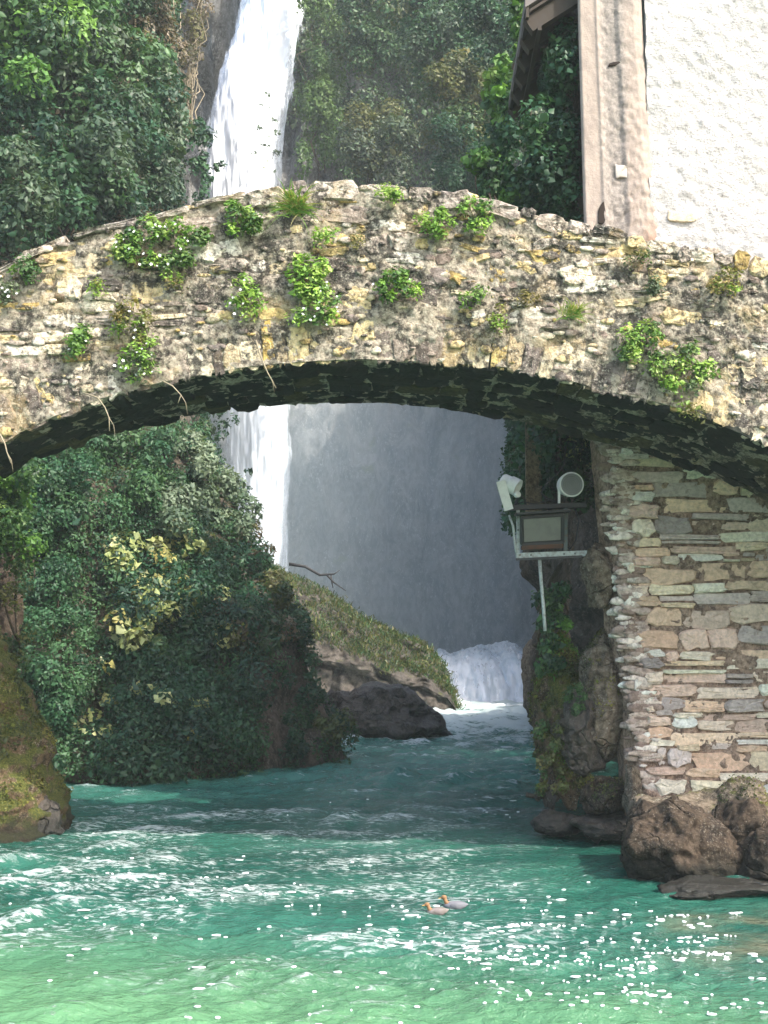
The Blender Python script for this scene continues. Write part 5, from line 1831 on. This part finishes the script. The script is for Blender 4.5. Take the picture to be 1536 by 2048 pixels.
sp = thing('spotlight', 'white metal spotlight tilted sideways on the left end of the bracket', 'spotlight', tuple(L(1018, 1015)))
ax = (L(1046, 972, -0.05) - L(1006, 952, 0.05))
hd = MB()
hd.lathe(L(1004, 960, 0.03), ax, [(0.0, 0.0), (0.0, 0.075), (0.02, 0.092), (0.10, 0.095), (0.12, 0.108), (0.235, 0.112), (0.235, 0.09), (0.17, 0.03)], 20)
hd.obj('lamp_head', M_WHITEP, sp, smooth=False)
yk = MB()
yk.beam(L(1001, 962, -0.10), L(1018, 1020, -0.06), 0.02, 0.115, (1, 0, 0.3))
yk.obj('yoke', M_WHITEP, sp, bevel=0.004)
yk = MB()
yk.tube([L(1038, 985, -0.06), L(1034, 1000, -0.05), L(1030, 1013)], 0.02, 6)
yk.tube([L(1038, 985, -0.06), L(1050, 1000, 0.0), L(1052, 1012)], 0.015, 6)
yk.obj('clamp', M_BLACK, sp, smooth=True)
gk = MB().lathe(L(1032, 990, -0.12), (0.5, -1, 0.1), [(0, 0.0), (0, 0.035), (0.05, 0.04), (0.06, 0.0)], 12)
gk.obj('junction_box', M_WHITEP, sp)

rl = thing('round_lamp', 'round white lamp with grey circular grille at the right end of the bracket', 'lamp', tuple(L(1128, 1008)))
axr = Vector((0.10, -1, -0.06))
hd = MB()
cL = L(1139, 970, 0.0)
hd.lathe(cL, axr, [(-0.16, 0.0), (-0.16, 0.10), (-0.12, 0.135), (0.0, 0.15), (0.10, 0.157), (0.115, 0.15), (0.115, 0.13)], 32)
hd.obj('lamp_body', M_WHITEP, rl, smooth=False)
gr = MB()
for r in (0.022, 0.045, 0.068, 0.091, 0.114, 0.133):
    prof = [(0.102, r - 0.007), (0.118, r - 0.007), (0.118, r + 0.004), (0.102, r + 0.004)]
    gr.lathe(cL, axr, prof, 32)
gr.obj('grille', M_GRILL, rl)
bp = MB().lathe(cL, axr, [(0.1, 0.0), (0.1, 0.14)], 32)
bp.obj('reflector', mat_plain('lamp_reflector', (0.16, 0.17, 0.19), 0.4), rl)
MB().beam(L(1118, 968, -0.02), L(1118, 1010, -0.02), 0.028, 0.04, (0, 1, 0)).obj('stand', M_WHITEP, rl)
MB().beam(L(1115, 1009, -0.02), L(1160, 1007, 0.0), 0.06, 0.02).obj('foot', M_STEEL, rl)

# timber post and cable
tp = thing('timber_post', 'weathered square timber post rising behind the lamps to the arch', 'post', tuple(P(1068, 1010, 16.6)))
mbp = MB()
mbp.beam(P(1068, 1100, 16.6), P(1066, 780, 16.6), 0.20, 0.20, (0, 1, 0))
M_POST = mat_stone('weathered_timber', 'flat', base=(0.26, 0.20, 0.14), dark=(0.05, 0.04, 0.03), dark_amt=0.6, pale_amt=0.3, sc=1.3)
mbp.obj('post', M_POST, tp, bevel=0.012)
mbp = MB().beam(P(1055, 1100, 16.48), P(1053, 780, 16.48), 0.035, 0.03, (0, 1, 0))
mbp.obj('corner_batten', M_POST, tp)
cb = MB()
cb.tube([P(1132, 850, 15.9), P(1131, 900, 15.9), P(1128, 930, 15.9), P(1118, 945, 15.9), P(1095, 965, 15.9), P(1082, 985, 15.9), P(1090, 996, 15.85), P(1108, 1000, 15.8)], 0.010, 6)
o = cb.obj('power_cable', M_BLACK, None, (0, 0, 0), smooth=True)
tag(o, 'black power cable hanging from the arch down to the lamps', 'cable')

#=====================================================================  DUCKS
M_DUCK_H = mat_plain('duck_head_feathers', (0.24, 0.13, 0.06), 0.7, dirt=0.4, dirt_col=(0.16, 0.08, 0.03), scale=40)
M_DUCK_B = mat_plain('duck_body_feathers', (0.17, 0.14, 0.125), 0.7, dirt=0.8, dirt_col=(0.2, 0.17, 0.18), scale=30)
M_BILL = mat_plain('duck_bill', (0.62, 0.30, 0.06), 0.5, dirt=0.1)


def duck(px, py, Y, label, sc=1.0, turn=0.0, body=M_DUCK_B):
    base = np.array(P(px, py, Y))
    z0 = wave_h(np.array([base[0]]), np.array([base[1]]))[0]
    t = thing('duck', label, 'duck', (base[0], base[1], z0), 'pair of ducks swimming on the river')
    D, F = ICO[4]
    x = D[:, 0]
    V = D * np.array((0.20, 0.085, 0.075))
    V[:, 2] += 0.045 * np.clip(-x - 0.55, 0, 1) * 0 + 0.05 * np.clip(x - 0.5, 0, 1)
    tailk = np.clip((x - 0.4) / 0.6, 0, 1)
    V[:, 1] *= 1 - 0.65 * tailk
    V[:, 2] = V[:, 2] * (1 - 0.5 * tailk) + 0.02 * tailk
    # breast, neck and head as one continuous bulge
    V2 = V.copy()
    V2[:, 2] += 0.03
    ob = obj('body', build_mesh('body', V2 * sc, F, body), t, (base[0], base[1], z0))
    mb = MB()
    mb.tube([(-0.13, 0, 0.055), (-0.16, 0, 0.09), (-0.175, 0, 0.125), (-0.18, 0, 0.155)], [0.05, 0.036, 0.03, 0.03], 12)
    mb.lathe((-0.195, 0, 0.16), (-1, 0, -0.1), [(-0.05, 0.001), (-0.04, 0.022), (-0.015, 0.037), (0.01, 0.038), (0.035, 0.026), (0.045, 0.012)], 14)
    for q in range(len(mb.v)):
        mb.v[q] = tuple(np.array(mb.v[q]) * sc)
    hd = mb.obj('head', M_DUCK_H, t, (base[0], base[1], z0), smooth=True)
    mb = MB()
    mb.add([np.array(q) * sc for q in ((-0.235, -0.014, 0.158), (-0.235, 0.014, 0.158), (-0.285, 0.016, 0.142), (-0.285, -0.016, 0.142), (-0.235, -0.014, 0.145), (-0.235, 0.014, 0.145), (-0.285, 0.016, 0.138), (-0.285, -0.016, 0.138))],
           [(0, 1, 2, 3), (7, 6, 5, 4), (0, 3, 7, 4), (1, 5, 6, 2), (2, 6, 7, 3), (0, 4, 5, 1)])
    mb.obj('bill', M_BILL, hd, (base[0], base[1], z0))
    for sd in (-1, 1):
        Vw = D * np.array((0.13, 0.02, 0.05))
        Vw[:, 0] += 0.04
        Vw[:, 1] += sd * (0.075 - 0.04 * np.clip((Vw[:, 0] - 0.02) / 0.15, 0, 1))
        Vw[:, 2] += 0.05
        obj('wing', build_mesh('wing', Vw * sc, F, body), t, (base[0], base[1], z0))
        mb = MB().lathe((-0.205 * sc, sd * 0.034 * sc, 0.168 * sc), (0, sd, 0), [(0, 0.006 * sc), (0.004 * sc, 0.004 * sc), (0.005 * sc, 0.0)], 8)
        mb.obj('eye', M_BLACK, hd, (base[0], base[1], z0))
    t.rotation_euler.z = turn
    return t


duck(876, 1817, 11.55, 'front duck with brown head swimming left on the green water', 0.5, 0.1)
duck(912, 1811, 11.75, 'second duck following just behind the front one, greyer body', 0.56, -0.15, mat_plain('grey_duck_feathers', (0.15, 0.15, 0.165), 0.7, dirt=0.8, dirt_col=(0.18, 0.17, 0.19), scale=30))

#=====================================================================  MIST
m, nt, b = new_mat('waterfall_mist')
nt.nodes.remove(b)
pv = nt.nodes.new('ShaderNodeVolumePrincipled')
pv.inputs['Color'].default_value = (0.76, 0.90, 1.0, 1)
pv.inputs['Density'].default_value = 0.047
pv.inputs['Anisotropy'].default_value = 0.0
nt.links.new(pv.outputs[0], nt.nodes['Material Output'].inputs['Volume'])
D, F = ICO[5]
V = D * np.array((12.0, 6.2, 12.0))
V = V * (1 + 0.10 * fbm(D * 1.8, 501, 3))[:, None]
mo = kind(obj('mist', build_mesh('mist', V, F, m), None, (0.5, 58.8, 7.5)), 'stuff')
mo['label'] = 'pale spray mist hanging in the gorge below the waterfall'
mo['category'] = 'mist'

m, nt, b = new_mat('humid_air')
nt.nodes.remove(b)
pv = nt.nodes.new('ShaderNodeVolumePrincipled')
pv.inputs['Color'].default_value = (0.90, 0.97, 1.0, 1)
pv.inputs['Density'].default_value = 0.0008
nt.links.new(pv.outputs[0], nt.nodes['Material Output'].inputs['Volume'])
hz = MB().box((0, 22, 26), (156, 150, 60.4)).obj('haze', m)
kind(hz, 'stuff')
hz['label'] = 'thin humid air filling the gorge'
hz['category'] = 'haze'
